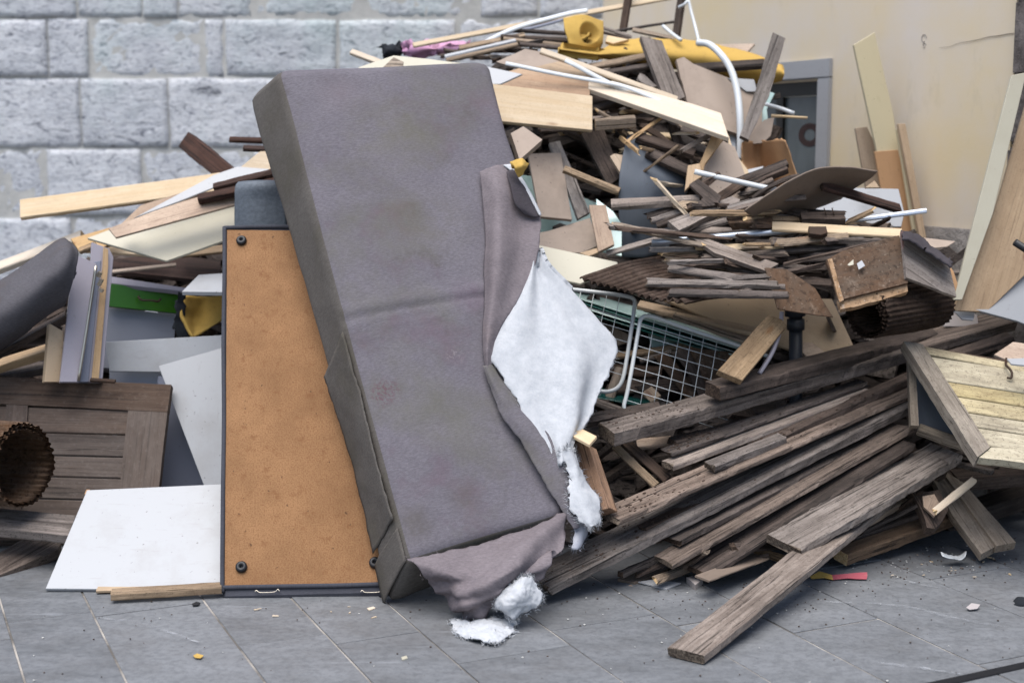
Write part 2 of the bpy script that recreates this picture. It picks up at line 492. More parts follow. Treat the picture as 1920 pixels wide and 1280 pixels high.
M['rust'] = rusty('rust_brown_sheet', '#54473c', '#5a4535', '#8e7f70', .4)
M['rustd'] = rusty('dark_rusted_roofing', '#4d4038', '#3a2d25', '#6d5d50', .35)
M['flake'] = rusty('flaking_edge', '#8d7053', '#a08468', '#cdc2b4', .85)
def endgrain(name, c1, c2):
    a = N(name); v = a.coords((1, 1, 1)); d = a.noise(a.sc(a.raw, (4, 60, 60)), 1, 4, .6, 1.5); h = a.noise(a.raw, 150, 3, .6)
    k = a.mix(a.ramp(d, (.35, 0.0), (.65, 1.0)), lin(c1), lin(c2))
    k = a.mix(a.math('MULTIPLY', a.ramp(h, (.35, 1.0), (.5, 0.0)), .6), k, tuple([x * .3 for x in lin(c1)[:3]] + [1]))
    return a.out(k, .9, a.bump(h, .6, .004))
e1, e2, e3 = endgrain('weathered_end_grain', '#3a3029', '#75695c'), endgrain('dark_end_grain', '#2a2019', '#54453a'), endgrain('fresh_end_grain', '#b08f66', '#d2bb93')
for k_, e_ in (('grey', e1), ('greyl', e1), ('greyd', e2), ('brown', e2), ('choc', e2), ('tan', e3), ('pine', e3), ('pinegold', e3)): END[M[k_].name] = e_
M['sawn'] = wood('sawn_greying_wood', '#9a8872', '#6e5d4b', '#3d3228', .4, var=.15); END['sawn_greying_wood'] = e3
M['honey'] = wood('honey_brown_beam', '#a5784c', '#77502f', '#4a3220', .45, var=.1); END['honey_brown_beam'] = e3
M['umber'] = wood('umber_beam', '#7a6046', '#523d2b', '#2b2018', .5, var=.15); END['umber_beam'] = e3
M['card'] = panel('cardboard', '#a98460', '#74563a', .3, .85, .1)
M['foam'] = panel('yellow_foam', '#b0904a', '#806838', .45, .95, .35, .1, 5)
M['foamin'] = panel('peeled_foam', '#cfa878', '#8b6a40', .4, .95, .3)
M['pink'] = fabric('pink_cloth', '#cfa3bd', '#b184a6', 90)
M['navy'] = panel('dark_cloth', '#15191f', '#2a3038', .3, .95, .3)
# fabric of the sofa pieces
STN = (('#5b5a4c', 1.7, .50, .70, .55), ('#64505a', 2.6, .56, .72, .45), ('#4b4640', 6, .60, .70, .4))
SOFA = lambda sp: fabric('grey_rep_cloth', '#6e6a70', '#625e64', 130, stains=STN, spots=sp)
M['sofaside'] = fabric('darker_grey_cloth', '#605c58', '#544f4a', 130, stains=(('#4c4a3c', 2.4, .5, .7, .5),))  # darker brown-grey cloth for all but the cushion's front face
M['sofalite'] = fabric('mauve_grey_cloth', '#7b7376', '#6d6568', 130, stains=(('#a8968f', 5, .62, .8, .3),))
M['shade_rag'] = fabric('dark_shade_and_rag', '#4e4a4e', '#403c40', 200)  # dark tone: painted shade in the cushion fold, and a board's ragged edge
M['leftcushion'] = fabric('dusky_grey_cloth', '#5d5b5f', '#504e51', 200, stains=(('#5a4c40', 2.4, .55, .75, .5),))
M['bluecloth'] = fabric('blue_grey_vinyl', '#6d737a', '#5d646c', 60)
M['border'] = fabric('dark_grey_trim', '#4b4c53', '#3d3e44', 260)

def wadding():
    a = N('white_wadding'); g = a.noise(a.coords((1, 1, 1)), 26, 6, .75); raw = a.raw
    h = a.noise(raw, 120, 4, .7)
    k = a.mix(a.ramp(g, (.35, 0.0), (.6, 1.0)), lin('#a9acb0'), lin('#b6b8bb'))
    nr = a.bump(g, .22, .01); nr = a.bump(h, .6, .003, nr)
    a.b.inputs['Subsurface Weight'].default_value = .15
    a.b.inputs['Subsurface Radius'].default_value = (.01, .01, .01)
    return a.out(k, 1.0, nr, spec=.05)
M['wad'] = wadding()

def hardboard():
    a = N('orange_hardboard'); v = a.coords((1, 1, 1), rnd=False); raw = a.raw
    g = a.noise(raw, 3.5, 7, .7); f = a.noise(a.sc(raw, (1, 1, 1)), 190, 3, .7)
    k = a.mix(a.ramp(g, (.35, 0.0), (.65, 1.0)), lin('#795839'), lin('#926d4a'))
    k = a.mix(a.math('MULTIPLY', a.ramp(f, (.36, 1.0), (.55, 0.0)), .6), k, lin('#633d20'))
    s = a.noise(raw, 24, 5, .7)
    k = a.mix(a.math('MULTIPLY', a.ramp(s, (.56, 0.0), (.66, 1.0)), .55), k, lin('#6b4425'))
    s3 = a.noise(a.sc(raw, (1, 1, 3)), 47, 2, .4)
    k = a.mix(a.math('MULTIPLY', a.ramp(s3, (.72, 0.0), (.75, 1.0)), .7), k, lin('#3d2716'))
    return a.out(k, .75, a.bump(f, .15, .002), spec=.25)
M['hard'] = hardboard()

def island(a): return a.new('ShaderNodeNewGeometry').outputs['Random Per Island']

def slate():
    a = N('slate_paving'); v = a.coords((1, 1, 1), rnd=False); raw = a.raw
    r = island(a)
    off = a.new('ShaderNodeVectorMath', operation='ADD'); a.l(raw, off.inputs[0]); a.l(a.math('MULTIPLY', r, 40.0), off.inputs[1]); o = off.outputs[0]
    base = a.mix(r, lin('#57595b'), lin('#6d6f71'))
    g = a.noise(a.sc(o, (2, 5, 1)), 2.2, 7, .7)
    k = a.mix(a.math('MULTIPLY', a.ramp(g, (.35, 0.0), (.68, 1.0)), .6), base, lin('#7e8083'))
    f = a.noise(o, 46, 5, .75)
    k = a.mix(a.math('MULTIPLY', a.ramp(f, (.38, 1.0), (.56, 0.0)), .36), k, lin('#3c3e42'))
    d = a.noise(raw, 1.6, 6, .7)
    k = a.mix(a.math('MULTIPLY', a.ramp(d, (.5, 0.0), (.72, 1.0)), .45), k, lin('#4f4b48'))
    q = a.noise(raw, 130, 2, .5)
    k = a.mix(a.ramp(q, (.74, 0.0), (.77, .6)), k, lin('#2b2723'))
    q2 = a.noise(a.sc(raw, (1, 1, 1)), 90, 2, .4)
    
    s = a.noise(a.sc(raw, (1.2, 9, 1)), 1.3, 4, .6)     # long pale scuffs
    k = a.mix(a.math('MULTIPLY', a.ramp(s, (.66, 0.0), (.72, 1.0)), .25), k, lin('#a5a8ad'))
    rg = a.ramp(g, (.3, .50), (.7, .72))
    nr = a.bump(g, .3, .007); nr = a.bump(f, .3, .003, nr)
    return a.out(k, rg, nr, spec=.4)
M['slatepave'] = slate()
def grout():
    a = N('grout'); g = a.noise(a.coords((1, 1, 1), rnd=False), 3, 5, .6)
    return a.out(a.mix(a.ramp(g, (.42, 0.0), (.62, 1.0)), lin('#5e5a55'), lin('#a8a29a')), .9)
M['grout'] = grout()

def ashlar():
    a = N('painted_stone'); v = a.coords((1, 1, 1), rnd=False); raw = a.raw
    r = island(a)
    k = a.mix(r, lin('#ced0d3'), lin('#d9dadc'))
    g = a.noise(raw, 2.2, 6, .7)
    k = a.mix(a.math('MULTIPLY', a.ramp(g, (.45, 0.0), (.7, 1.0)), .5), k, lin('#a9acb3'))
    pit = a.noise(a.sc(raw, (26, 1, 60)), 1.0, 5, .7, .8)
    pit2 = a.noise(a.sc(raw, (9, 1, 20)), 1.0, 6, .75, 1.2)
    crk = a.noise(a.sc(raw, (1.6, 1, 5)), 1.6, 7, .7, 1.5)
    k = a.mix(a.math('MULTIPLY', a.ramp(pit2, (.36, 1.0), (.43, 0.0)), .85), k, lin('#575a66'))
    k = a.mix(a.math('MULTIPLY', a.ramp(pit, (.38, 1.0), (.48, 0.0)), .6), k, lin('#6f7280'))
    k = a.mix(a.math('MULTIPLY', a.ramp(crk, (.30, 1.0), (.36, 0.0)), .9), k, lin('#474a54'))
    k = a.mix(a.math('MULTIPLY', a.ramp(pit, (.58, 0.0), (.70, 1.0)), .35), k, lin('#c2c4c8'))
    teal = a.noise(a.sc(raw, (1.1, 1, .8)), 1.3, 4, .6)
    k = a.mix(a.math('MULTIPLY', a.ramp(teal, (.52, 0.0), (.70, 1.0)), .32), k, lin('#a9c2bd'))
    nr = a.bump(pit, .7, .012); nr = a.bump(pit2, .8, .02, nr)
    return a.out(k, .85, nr, spec=.2)
M['ashlar'] = ashlar()
def mortar():
    a = N('lime_mortar'); g = a.noise(a.coords((1, 1, 1), rnd=False), 5, 6, .7)
    k = a.mix(a.ramp(g, (.35, 0.0), (.6, 1.0)), lin('#a9a8a4'), lin('#bcbab4'))
    g2 = a.noise(a.raw, 1.7, 5, .65)
    k = a.mix(a.math('MULTIPLY', a.ramp(g2, (.58, 0.0), (.68, 1.0)), .6), k, lin('#4b4a46'))
    return a.out(k, .95, a.bump(a.noise(a.raw, 30, 4, .7), .5, .01), spec=.1)
M['mortar'] = mortar()
def plaster():
    a = N('buff_render'); g = a.noise(a.coords((1, 1, 1), rnd=False), 1.1, 6, .62)
    k = a.mix(a.ramp(g, (.38, 0.0), (.64, 1.0)), lin('#d3c19e'), lin('#d0c5b8'))
    h = a.noise(a.sc(a.raw, (1.6, 1.6, .7)), 2.3, 6, .7)
    k = a.mix(a.math('MULTIPLY', a.ramp(h, (.58, 0.0), (.76, 1.0)), .5), k, lin('#a99d85'))
    q = a.noise(a.raw, 60, 4, .6)
    return a.out(k, .9, a.bump(q, .12, .004), spec=.15)
M['plaster'] = plaster()
def rough_stone(name, c1, c2, c3):
    a = N(name); g = a.noise(a.coords((1, 1, 1), rnd=False), 7, 7, .75)
    k = a.mix(a.ramp(g, (.36, 0.0), (.62, 1.0)), lin(c1), lin(c2))
    h = a.noise(a.raw, 26, 5, .7)
    k = a.mix(a.math('MULTIPLY', a.ramp(h, (.34, 1.0), (.48, 0.0)), .6), k, lin(c3))
    return a.out(k, .9, a.bump(g, .8, .03), spec=.2)
M['plinth'] = rough_stone('grey_plinth', '#8b857f', '#a59e97', '#5c5752')
M['darkstone'] = rough_stone('dark_rough_stone', '#4d4744', '#7b7470', '#28231f')
M['doorstone'] = panel('grey_door_surround', '#9a9a9b', '#7d7b7c', .3, .8, .1)
M['doorpaint'] = panel('black_door_paint', '#15130f', '#2a2620', .2, .4, .03)
def glass():
    a = N('dim_glass'); g = a.noise(a.coords((1, 1, 1)), 1.5, 4, .6)
    k = a.mix(a.ramp(g, (.35, 0.0), (.65, 1.0)), lin('#3a3d3c'), lin('#5d6465'))
    return a.out(k, .12, spec=.5)
M['doorglass'] = glass()
def tealglass():
    a = N('teal_sheet_glass'); g = a.noise(a.coords((1, 1, 1)), 4, 4, .6)
    k = a.mix(a.ramp(g, (.35, 0.0), (.65, 1.0)), lin('#9fbdb8'), lin('#b9cfca'))
    return a.out(k, .18, spec=.6)
M['teal'] = tealglass()
M['tealedge'] = panel('green_glass_edge', '#1f4f4a', '#0c2b29', .3, .2, .02)
M['labelred'] = panel('pink_red_print', '#a0505a', '#d8c9a0', .35, .5, .05)
M['emblemred'] = panel('faded_red_vinyl', '#57433f', '#453433', .2, .6, .02)
M['emblempale'] = panel('faded_white_vinyl', '#a39c9a', '#6d6664', .2, .6, .02)

# ------------------------------------------------------------ the setting
WA, WD = Vector((1.55, 7.0, 0)), Vector((.4131, -.9107, 0))      # buff wall: a point at the doorway, and its run towards the camera
WN = Vector((-.9107, -.4131, 0))
E1, E2 = -WD, Vector((.9107, .4131, 0))                           # paving rows run the same way
YST = 9.2                                                         # the stone wall

def paving():
    bm = bmesh.new(); rnd = random.Random(5)
    lines = [G(x, 1200).dot(E2) for x in (23, 199, 439, 622, 807, 1058, 1314, 1514)]
    lines += [lines[-1] + k for k in (.33, .76, 1.12, 1.5, 1.78)]
    while lines[-1] < 6: lines.append(lines[-1] + rnd.choice((.28, .36, .4)))
    while lines[0] > -7: lines.insert(0, lines[0] - rnd.choice((.28, .36, .4)))
    for a, b in zip(lines, lines[1:]):
        t = 0.5 + rnd.random()
        while t < 11:
            L = rnd.uniform(.55, 1.15); h = .0034
            q = [(t + h, a + h), (t + L - h, a + h), (t + L - h, b - h), (t + h, b - h)]
            zt = rnd.uniform(-.0015, .0015)
            top = [bm.verts.new(E1 * s + E2 * r + Vector((0, 0, zt))) for s, r in q]
            low = [bm.verts.new(E1 * s + E2 * r + Vector((0, 0, -.03))) for s, r in q]
            f = bm.faces.new(top[::-1])
            for i in range(4): bm.faces.new((top[i], low[i], low[(i + 1) % 4], top[(i + 1) % 4]))
            t += L
    bmesh.ops.recalc_face_normals(bm, faces=bm.faces[:])
    ed = [e for e in bm.edges if all(v.co.z > -.01 for v in e.verts)]
    bmesh.ops.bevel(bm, geom=ed, offset=.0015, segments=1, affect='EDGES')
    tag(link('pavement', bm, M['slatepave']), kind='structure')
    bm = bmesh.new(); z = -.004
    bm.faces.new([bm.verts.new(p) for p in ((-60, -60, z), (60, -60, z), (60, 60, z), (-60, 60, z))])
    tag(link('ground', bm, M['grout']), kind='structure')
paving()

def stone_wall():
    bm = bmesh.new(); rnd = random.Random(11)
    X = lambda u: (u - 960) / FPX * YST
    def zv(v): return P(960, v, YST).z
    rows = [(-210, -85, []), (-85, 35, [-60, 165, 285, 350, 485, 690, 900, 1010]), (35, 146, [-90, 110, 185, 397, 432, 640, 860, 985]),
            (146, 277, [-40, 165, 327, 560, 700, 930]), (277, 405, [-110, 95, 275, 480, 660, 830]), (405, 530, [-60, 140, 330, 520, 720]), (530, 660, []), (660, 800, []), (800, 960, [])]
    # fillers so that the wall really ends at the corner with the buff wall
    xend = 0.62
    for v0, v1, us in rows:
        xs = [X(u) for u in us] or [X(-120 + rnd.uniform(0, 80))]
        while xs[-1] < xend - .35: xs.append(min(xend, xs[-1] + rnd.uniform(.5, .85)))
        xs[-1] = max(xs[-1], xend)
        while xs[0] > -5.5: xs.insert(0, xs[0] - rnd.uniform(.5, .9))
        zt, zb = zv(v0), max(0, zv(v1))
        for a, b in zip(xs, xs[1:]):
            g = rnd.uniform(.005, .013); nx, nz = max(4, int((b - a) / .035)), max(4, int((zt - zb) / .035)); s = rnd.random() * 90
            prj = rnd.uniform(-.012, .012)
            vsx = []
            for i in range(nx + 1):
                col = []
                for j in range(nz + 1):
                    fx, fz = i / nx, j / nz
                    x, z = a + g + (b - a - 2 * g) * fx, zb + g + (zt - zb - 2 * g) * fz
                    e = min(fx, 1 - fx) * (b - a), min(fz, 1 - fz) * (zt - zb); m = min(e)
                    q = Vector((x * 3, s, z * 3))
                    d = .004 * noise.noise(q) + .007 * noise.noise(q * 3) + .007 * noise.noise(q * 8) + .004 * noise.noise(q * 18)
                    rim = .006 * math.exp(-m / .006)
                    x += .010 * noise.noise(Vector((z * 7, s, x))); z += .008 * noise.noise(Vector((x * 7, z, s)))
                    col.append(bm.verts.new((x, YST - .045 - prj - d + rim, z)))
                vsx.append(col)
            for i in range(nx):
                for j in range(nz): bm.faces.new((vsx[i][j], vsx[i + 1][j], vsx[i + 1][j + 1], vsx[i][j + 1]))
            per = [vsx[i][0] for i in range(nx)] + [vsx[nx][j] for j in range(nz)] + [vsx[i][nz] for i in range(nx, 0, -1)] + [vsx[0][j] for j in range(nz, 0, -1)]
            bk = [bm.verts.new((v.co.x, YST + .1, v.co.z)) for v in per]
            for i in range(len(per)): bm.faces.new((per[i], bk[i], bk[(i + 1) % len(per)], per[(i + 1) % len(per)]))
    bmesh.ops.recalc_face_normals(bm, faces=bm.faces[:])
    wl = link('stone_wall', bm, M['ashlar'], smooth=True)
    tag(wl, 'wall', 'old wall of whitewashed rough stone blocks behind the heap on the left')
    bm = bmesh.new(); box_bm(bm, -5.5, .62, YST - .0325, YST + .4, 0, zv(-210))
    link('mortar', bm, M['mortar'], parent=wl)
stone_wall()

def wallM():
    return frame(WD, WN * -1, Vector((0, 0, 1)), WA)        # local x = along (towards camera), y = into the wall, z up
def buff_wall():
    Mw = wallM()
    bm = bmesh.new(); zt = 3.3; s0, s1 = -.95, -.08
    box_bm(bm, -2.45, s0, 0, .35, 0, zt); box_bm(bm, s1, 1.205, 0, .35, 0, zt); box_bm(bm, s0, s1, 0, .35, 1.83, zt)
    wl = link('rendered_wall', bm, M['plaster'], Mw)
    tag(wl, 'wall', 'buff rendered wall with hairline crack and dark doorway behind the heap on the right')
    bm = bmesh.new()
    box_bm(bm, .03, 1.195, -.02, -.002, 0, 1.14, .004)
    link('plinth', bm, M['plinth'], Mw, wl)
    bm = bmesh.new()
    pts = [Vector((x, -.003, 1.918 + .0012 * k + .012 * n1(x * 9, 3))) for k, x in enumerate([.76 + i * .02 for i in range(23)])]
    tube_bm(bm, pts, lambda t: .0005 + .0011 * t, 5)
    link('crack', bm, M['darkstone'], Mw, wl)
    bm = bmesh.new()
    for (x, z, r) in ((.655, 1.962, .016), (.66, 1.932, .009)):
        tube_bm(bm, [Vector((x + r * math.cos(q), -.002, z + r * math.sin(q))) for q in [k * .5 for k in range(11)]], .0016, 5)
    link('plugged_hole', bm, M['plinth'], Mw, wl)
    # doorway
    dr = root('doorway', 'door', 'dark glazed door in a grey stone surround, half hidden behind the heap', Mw @ Vector((-.5, 0, 0)))
    bm = bmesh.new()
    box_bm(bm, s1 - .012, .005, -.02, .05, 0, 1.818, .004); box_bm(bm, s0 - .1, s0 + .012, -.02, .05, 0, 1.818, .004); box_bm(bm, s0 - .1, .005, -.02, .05, 1.82, 1.91, .004)
    link('surround', bm, M['doorstone'], Mw, dr)
    bm = bmesh.new()
    x0, x1 = s0 + .014, s1 - .014
    box_bm(bm, x0, x0 + .09, .055, .10, .01, 1.81); box_bm(bm, x1 - .03, x1, .055, .10, .01, 1.81); box_bm(bm, x0 + .092, x1 - .032, .055, .10, 1.74, 1.81); box_bm(bm, x0 + .092, x1 - .032, .055, .10, .01, .5)
    box_bm(bm, x0 + .40, x0 + .46, .053, .102, .502, 1.738)
    link('door_leaf', bm, M['doorpaint'], Mw, dr)
    bm = bmesh.new(); box_bm(bm, x0 + .092, x1 - .032, .07, .078, .502, 1.738)
    gl = link('glass_pane', bm, M['doorglass'], Mw, dr)
    bm = bmesh.new(); c = Vector((-.26, .066, 1.545))
    ring = lambda r, y: [Vector((c.x + r * math.cos(k * math.pi / 14), y, c.z + r * .62 * math.sin(k * math.pi / 14))) for k in range(28)]
    A = [bm.verts.new(p) for p in ring(.095, .0675)]; B = [bm.verts.new(p) for p in ring(.048, .0675)]
    for k in range(28): bm.faces.new((A[k], A[(k + 1) % 28], B[(k + 1) % 28], B[k]))
    bmesh.ops.solidify(bm, geom=bm.faces[:], thickness=.001)
    link('round_sticker', bm, M['emblemred'], Mw, gl)
    # dark quoin pillar at the near end
    bm = bmesh.new(); rnd = random.Random(3); z = 0
    while z < 3.3:
        h = rnd.uniform(.26, .36)
        nb = 9; x0 = 1.212 + rnd.uniform(-.004, .02)
        for fx in range(1): box_bm(bm, x0, x0 + .9, -.04 + rnd.uniform(-.012, .012), .4, z + .006, z + h - .006, .012)
        z += h
    tag(link('stone_pillar', bm, M['darkstone'], Mw), 'pillar', 'dark rough stone pillar ending the buff wall at the far right')
buff_wall()
# ------------------------------------------------------------ the big torn cushion
def plane3(a, b, c):
    a, b, c = P(*a), P(*b), P(*c)
    n = (b - a).cross(c - a).normalized()
    if n.dot(EYE - a) < 0: n = -n
    return a, n
FO, FN = plane3((528, 138, 5.45), (765, 1045, 4.42), (918, 120, 5.70))
TH = .215
def fp(u, v, off=0.0):
    return hit(u, v, FO + FN * off, FN)

def cushion_frame():
    fl2, fr2, a_, b_ = fp(595, 415), fp(985, 345), fp(765, 1045), fp(524, 139)
    x = (a_ - b_).normalized()
    return frame(x, FN.cross(x), FN, (fl2 + fr2) / 2)
CF = cushion_frame()
def cl(u, v): return tuple(CF.inverted() @ fp(u, v))
M['sofa'] = SOFA([(cl(720, 735), .07, '#5a3a44', .48, .56, .6, 90), (cl(740, 250), .26, '#5d5b46', .3, .6, .5, 4), (cl(800, 420), .22, '#5f5c4a', .35, .65, .45, 5), (cl(640, 180), .14, '#65595d', .3, .6, .35, 6),
                  (cl(870, 930), .09, '#524a42', .35, .6, .4, 9), (cl(780, 990), .10, '#4f4a42', .35, .6, .5, 8), (cl(880, 560), .10, '#5f4c5a', .3, .6, .5, 7), (cl(930, 190), .12, '#6d5a62', .3, .6, .4, 7), (cl(850, 670), .05, '#8a8284', .5, .6, .5, 60)])
def cushion():
    rt = root('sofa_cushion', 'sofa cushion', 'huge stained grey sofa cushion leaning upright, its cover torn open on one side', G(722, 1132))
    fl = [fp(*q) for q in ((524, 139), (545, 215), (595, 415), (655, 640), (708, 835), (765, 1045))]
    fr = [fp(*q) for q in ((920, 119), (950, 235), (985, 345), (1012, 520), (1040, 760), (1062, 958))]
    bl = [fp(*q, off=-TH) for q in ((464, 192), (474, 232), (545, 468), (610, 690), (664, 880), (722, 1132))]
    br = [p - FN * TH for p in fr]
    NR, NS, NC, rad = 180, 26, 8, .046
    A, B_, C_, D_ = catmull(fl, NR), catmull(fr, NR), catmull(br, NR), catmull(bl, NR)
    Ltot = (A[0] - A[-1]).length
    bm = bmesh.new(); rings = []
    def ring(i, inset, shift):
        q = [A[i], B_[i], C_[i], D_[i]]; c = sum(q, Vector()) / 4
        out = []
        for k in range(4):
            p, nx, pv = q[k], q[(k + 1) % 4], q[(k - 1) % 4]
            d1, d0 = (nx - p).normalized(), (pv - p).normalized()
            p = p + (d1 + d0) * inset
            nx2 = nx + ((q[(k + 2) % 4] - nx).normalized() + (p - nx).normalized()) * inset
            r = max(.004, rad - inset * .5)
            a0, a1 = p + d0 * r, p + d1 * r
            for m in range(NC + 1):
                t = m / NC
                out.append(a0 * (1 - t) ** 2 + p * 2 * t * (1 - t) + a1 * t * t)
            e0, e1 = a1, nx2 - d1 * r
            ns = NS if k % 2 == 0 else 8
            for m in range(1, ns): out.append(e0.lerp(e1, m / ns))
        return [o + shift for o in out]
    ends = [(.038, .0), (.022, .3), (.012, .65), (.005, .9)]
    for e, (ins, f) in enumerate(ends): rings.append(ring(0, ins, (A[0] - A[3]).normalized() * (.035 * (1 - f) + .0)))
    for i in range(2, NR - 2): rings.append(ring(i, 0, Vector()))
    for e, (ins, f) in enumerate(reversed(ends)): rings.append(ring(NR - 1, ins, (A[-1] - A[-4]).normalized() * (.02 * (1 - f))))
    n = len(rings[0]); V = []
    nr = len(rings)
    mid = (fl[3] + fr[3]) / 2
    ax = (fl[5] - fl[0]).normalized()
    for i, r in enumerate(rings):
        row = []
        for j, p in enumerate(r):
            c = sum(r, Vector()) / n
            isf = (p - FO).dot(FN) > -.02
            d = .006 * noise.noise(p * 3.0) + .0035 * noise.noise(p * 9)
            t = i / nr
            if isf:
                fx = max(0, min(1, (j - NC) / NS))
                d += .020 * math.sin(math.pi * min(1, fx)) * math.sin(math.pi * t)
                u_ = (p - mid).dot(ax)
                d -= .008 * math.exp(-((u_ + .02 + .006 * noise.noise(Vector((p.x * 6, 1, 2)))) / .008) ** 2) - .005 * math.exp(-((u_ + .05) / .025) ** 2)                   # the cross fold
                d += .004 * noise.noise(Vector((p.x * 14, u_ * 40, 3))) * math.exp(-((u_ + .02) / .12) ** 2)
                d += .005 * noise.noise(Vector((p.x * 5, u_ * 2.2, 8)))
                row.append(bm.verts.new(p + FN * d))
            else:
                row.append(bm.verts.new(p + (p - c).normalized() * d))
        V.append(row)
    for i in range(nr - 1):
        for j in range(n):
            f = bm.faces.new((V[i][j], V[i][(j + 1) % n], V[i + 1][(j + 1) % n], V[i + 1][j]))
            f.material_index = 0 if NC // 2 <= j <= NC + NS + NC // 2 and i < nr - 4 else 1
    bm.faces.new(V[0]); bm.faces.new(V[-1][::-1]).material_index = 1
    bmesh.ops.recalc_face_normals(bm, faces=bm.faces[:])
    o0 = (fl[2] + fr[2]) / 2
    x = ax; y = FN.cross(x); Mx = frame(x, y, FN, o0)
    Mx = CF; bm.transform(Mx.inverted())
    link('cushion_body', bm, [M['sofa'], M['sofaside']], Mx, rt, True)
    # seam welt between the front and the left side
    0 and T('welt', None, None, M['sofaside'], .0045, [p + FN * -.004 + (D_[0] - A[0]).normalized() * .0 for p in A[4:-4:6]], 90, 8, rt)
    # side cover, loose and frayed from the cut downwards
    def sd(t, q, off=.008):   # point on the left side: t along, q across from the front edge to the back edge
        i = min(NR - 1, int(t * (NR - 1)))
        nn = (D_[i] - A[i]).cross(ax); nn = nn if nn.dot(EYE - A[i]) > 0 else -nn
        return A[i].lerp(D_[i], q) + nn.normalized() * off
    rows = [[sd(t, q, .007 + .006 * math.sin(q * 3 + t * 9)) for q in (1.02, .7, .35, .06)] for t in (.615, .69, .77, .85, .93)]
    rows[0] = [sd(.618 - k * .012, q, .012) for k, q in enumerate((1.03, .7, .35, .06))]
    sheet('side_cover', None, 'brownish side cover hanging loose from a cut', M['sofaside'], .0035, rows, 16, 50, .004, 9, parent=rt, edge=.006)
    rows = [[sd(t, q, .007 + .004 * math.sin(q * 5 + t * 5)) for q in (1.02, .7, .35, .06)] for t in (.945, .96, .98, 1.0)]
    sheet('side_cover', None, 'end piece of the side cover', M['sofaside'], .003, rows, 12, 14, .003, 9, parent=rt)
    # torn flap of the cover on the right edge
    def Q(u, v, off=.0): return fp(u, v, off)
    rows = [[Q(899, 322, .03), Q(922, 313, .055), Q(945, 308, .05), Q(957, 306, .02)],
            [Q(902, 352, .03), Q(930, 346, .085), Q(962, 352, .07), Q(984, 353, .01)],
            [Q(905, 395, .03), Q(935, 398, .085), Q(975, 402, .04), Q(1013, 404, .03)],
            [Q(908, 450, .03), Q(935, 455, .095), Q(975, 458, .05), Q(1011, 455, .05)],
            [Q(907, 520, .03), Q(930, 523, .085), Q(965, 522, .05), Q(1000, 505, .045)],
            [Q(905, 590, .03), Q(920, 590, .07), Q(948, 585, .05), Q(965, 572, .04)],
            [Q(904, 650, .03), Q(913, 650, .06), Q(926, 640, .045), Q(938, 622, .035)],
            [Q(908, 690, .03), Q(913, 690, .05), Q(919, 688, .04), Q(924, 684, .03)]]
    sheet('torn_flap', None, 'folded back flap of the torn cover', M['sofalite'], .0025, rows, 34, 70, .006, 7, parent=rt, edge=.004)
    rows = [[Q(906, 686, .034), Q(913, 684, .045), Q(921, 680, .03)],
            [Q(920, 728, .034), Q(930, 724, .05), Q(944, 716, .03)],
            [Q(938, 775, .034), Q(958, 766, .05), Q(978, 752, .03)],
            [Q(975, 825, .034), Q(996, 815, .05), Q(1018, 800, .03)],
            [Q(1002, 872, .034), Q(1030, 862, .045), Q(1055, 850, .03)],
            [Q(1030, 918, .03), Q(1050, 912, .035), Q(1068, 900, .03)],
            [Q(1055, 960, .02), Q(1066, 958, .03), Q(1076, 952, .03)],
            [Q(1076, 992, .02), Q(1080, 992, .02), Q(1086, 988, .02)]]
    sheet('torn_strip', None, 'narrow strip of torn cover along the edge', M['sofa'], .004, rows, 14, 60, .004, 9, parent=rt, edge=.005)
    # dark sheet painting the shade inside the fold, and the white seam edge
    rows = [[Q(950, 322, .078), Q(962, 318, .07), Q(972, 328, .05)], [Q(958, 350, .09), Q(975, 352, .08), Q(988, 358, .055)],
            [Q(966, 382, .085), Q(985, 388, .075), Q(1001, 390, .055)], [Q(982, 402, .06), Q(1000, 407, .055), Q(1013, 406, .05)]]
    sheet('fold_shade', None, None, M['shade_rag'], .002, rows, 12, 20, .003, 12, parent=rt)
    rows = [[Q(944, 309, .06), Q(957, 308, .05)], [Q(966, 326, .06), Q(980, 334, .05)], [Q(986, 356, .06), Q(995, 360, .05)], [Q(1004, 388, .06), Q(1010, 390, .05)], [Q(1013, 403, .06), Q(1016, 403, .05)]]
    sheet('seam_edge', None, None, M['wad'], .005, rows, 6, 26, .002, 20, parent=rt)
    # white wadding spilling out
    rows = [[Q(1003, 470, .035), Q(1007, 470, .032), Q(1012, 472, .028)],
            [Q(994, 505, .036), Q(1008, 502, .04), Q(1026, 500, .02)],
            [Q(972, 552, .036), Q(1018, 545, .042), Q(1068, 540, .0)],
            [Q(940, 612, .036), Q(1030, 598, .046), Q(1122, 603, -.02)],
            [Q(917, 655, .036), Q(1035, 645, .05), Q(1156, 650, -.03)],
            [Q(936, 694, .04), Q(1040, 692, .05), Q(1140, 699, -.02)],
            [Q(966, 742, .04), Q(1046, 740, .045), Q(1118, 746, -.01)],
            [Q(992, 790, .04), Q(1050, 787, .045), Q(1104, 786, .0)],
            [Q(1024, 832, .04), Q(1050, 832, .045), Q(1078, 824, .01)],
            [Q(1036, 866, .04), Q(1050, 868, .045), Q(1062, 858, .01)]]
    fw = lambda a, b: .016 * math.sin(a * 8 + b * 3) * math.sin(math.pi * a) + .010 * math.sin(a * 17 - b * 6) * a
    sheet('wadding', None, 'thick white wadding spilling from the tear', M['wad'], .012, rows, 60, 90, .005, 7, fw, parent=rt, edge=.012, fuzz=420, fl=.009)
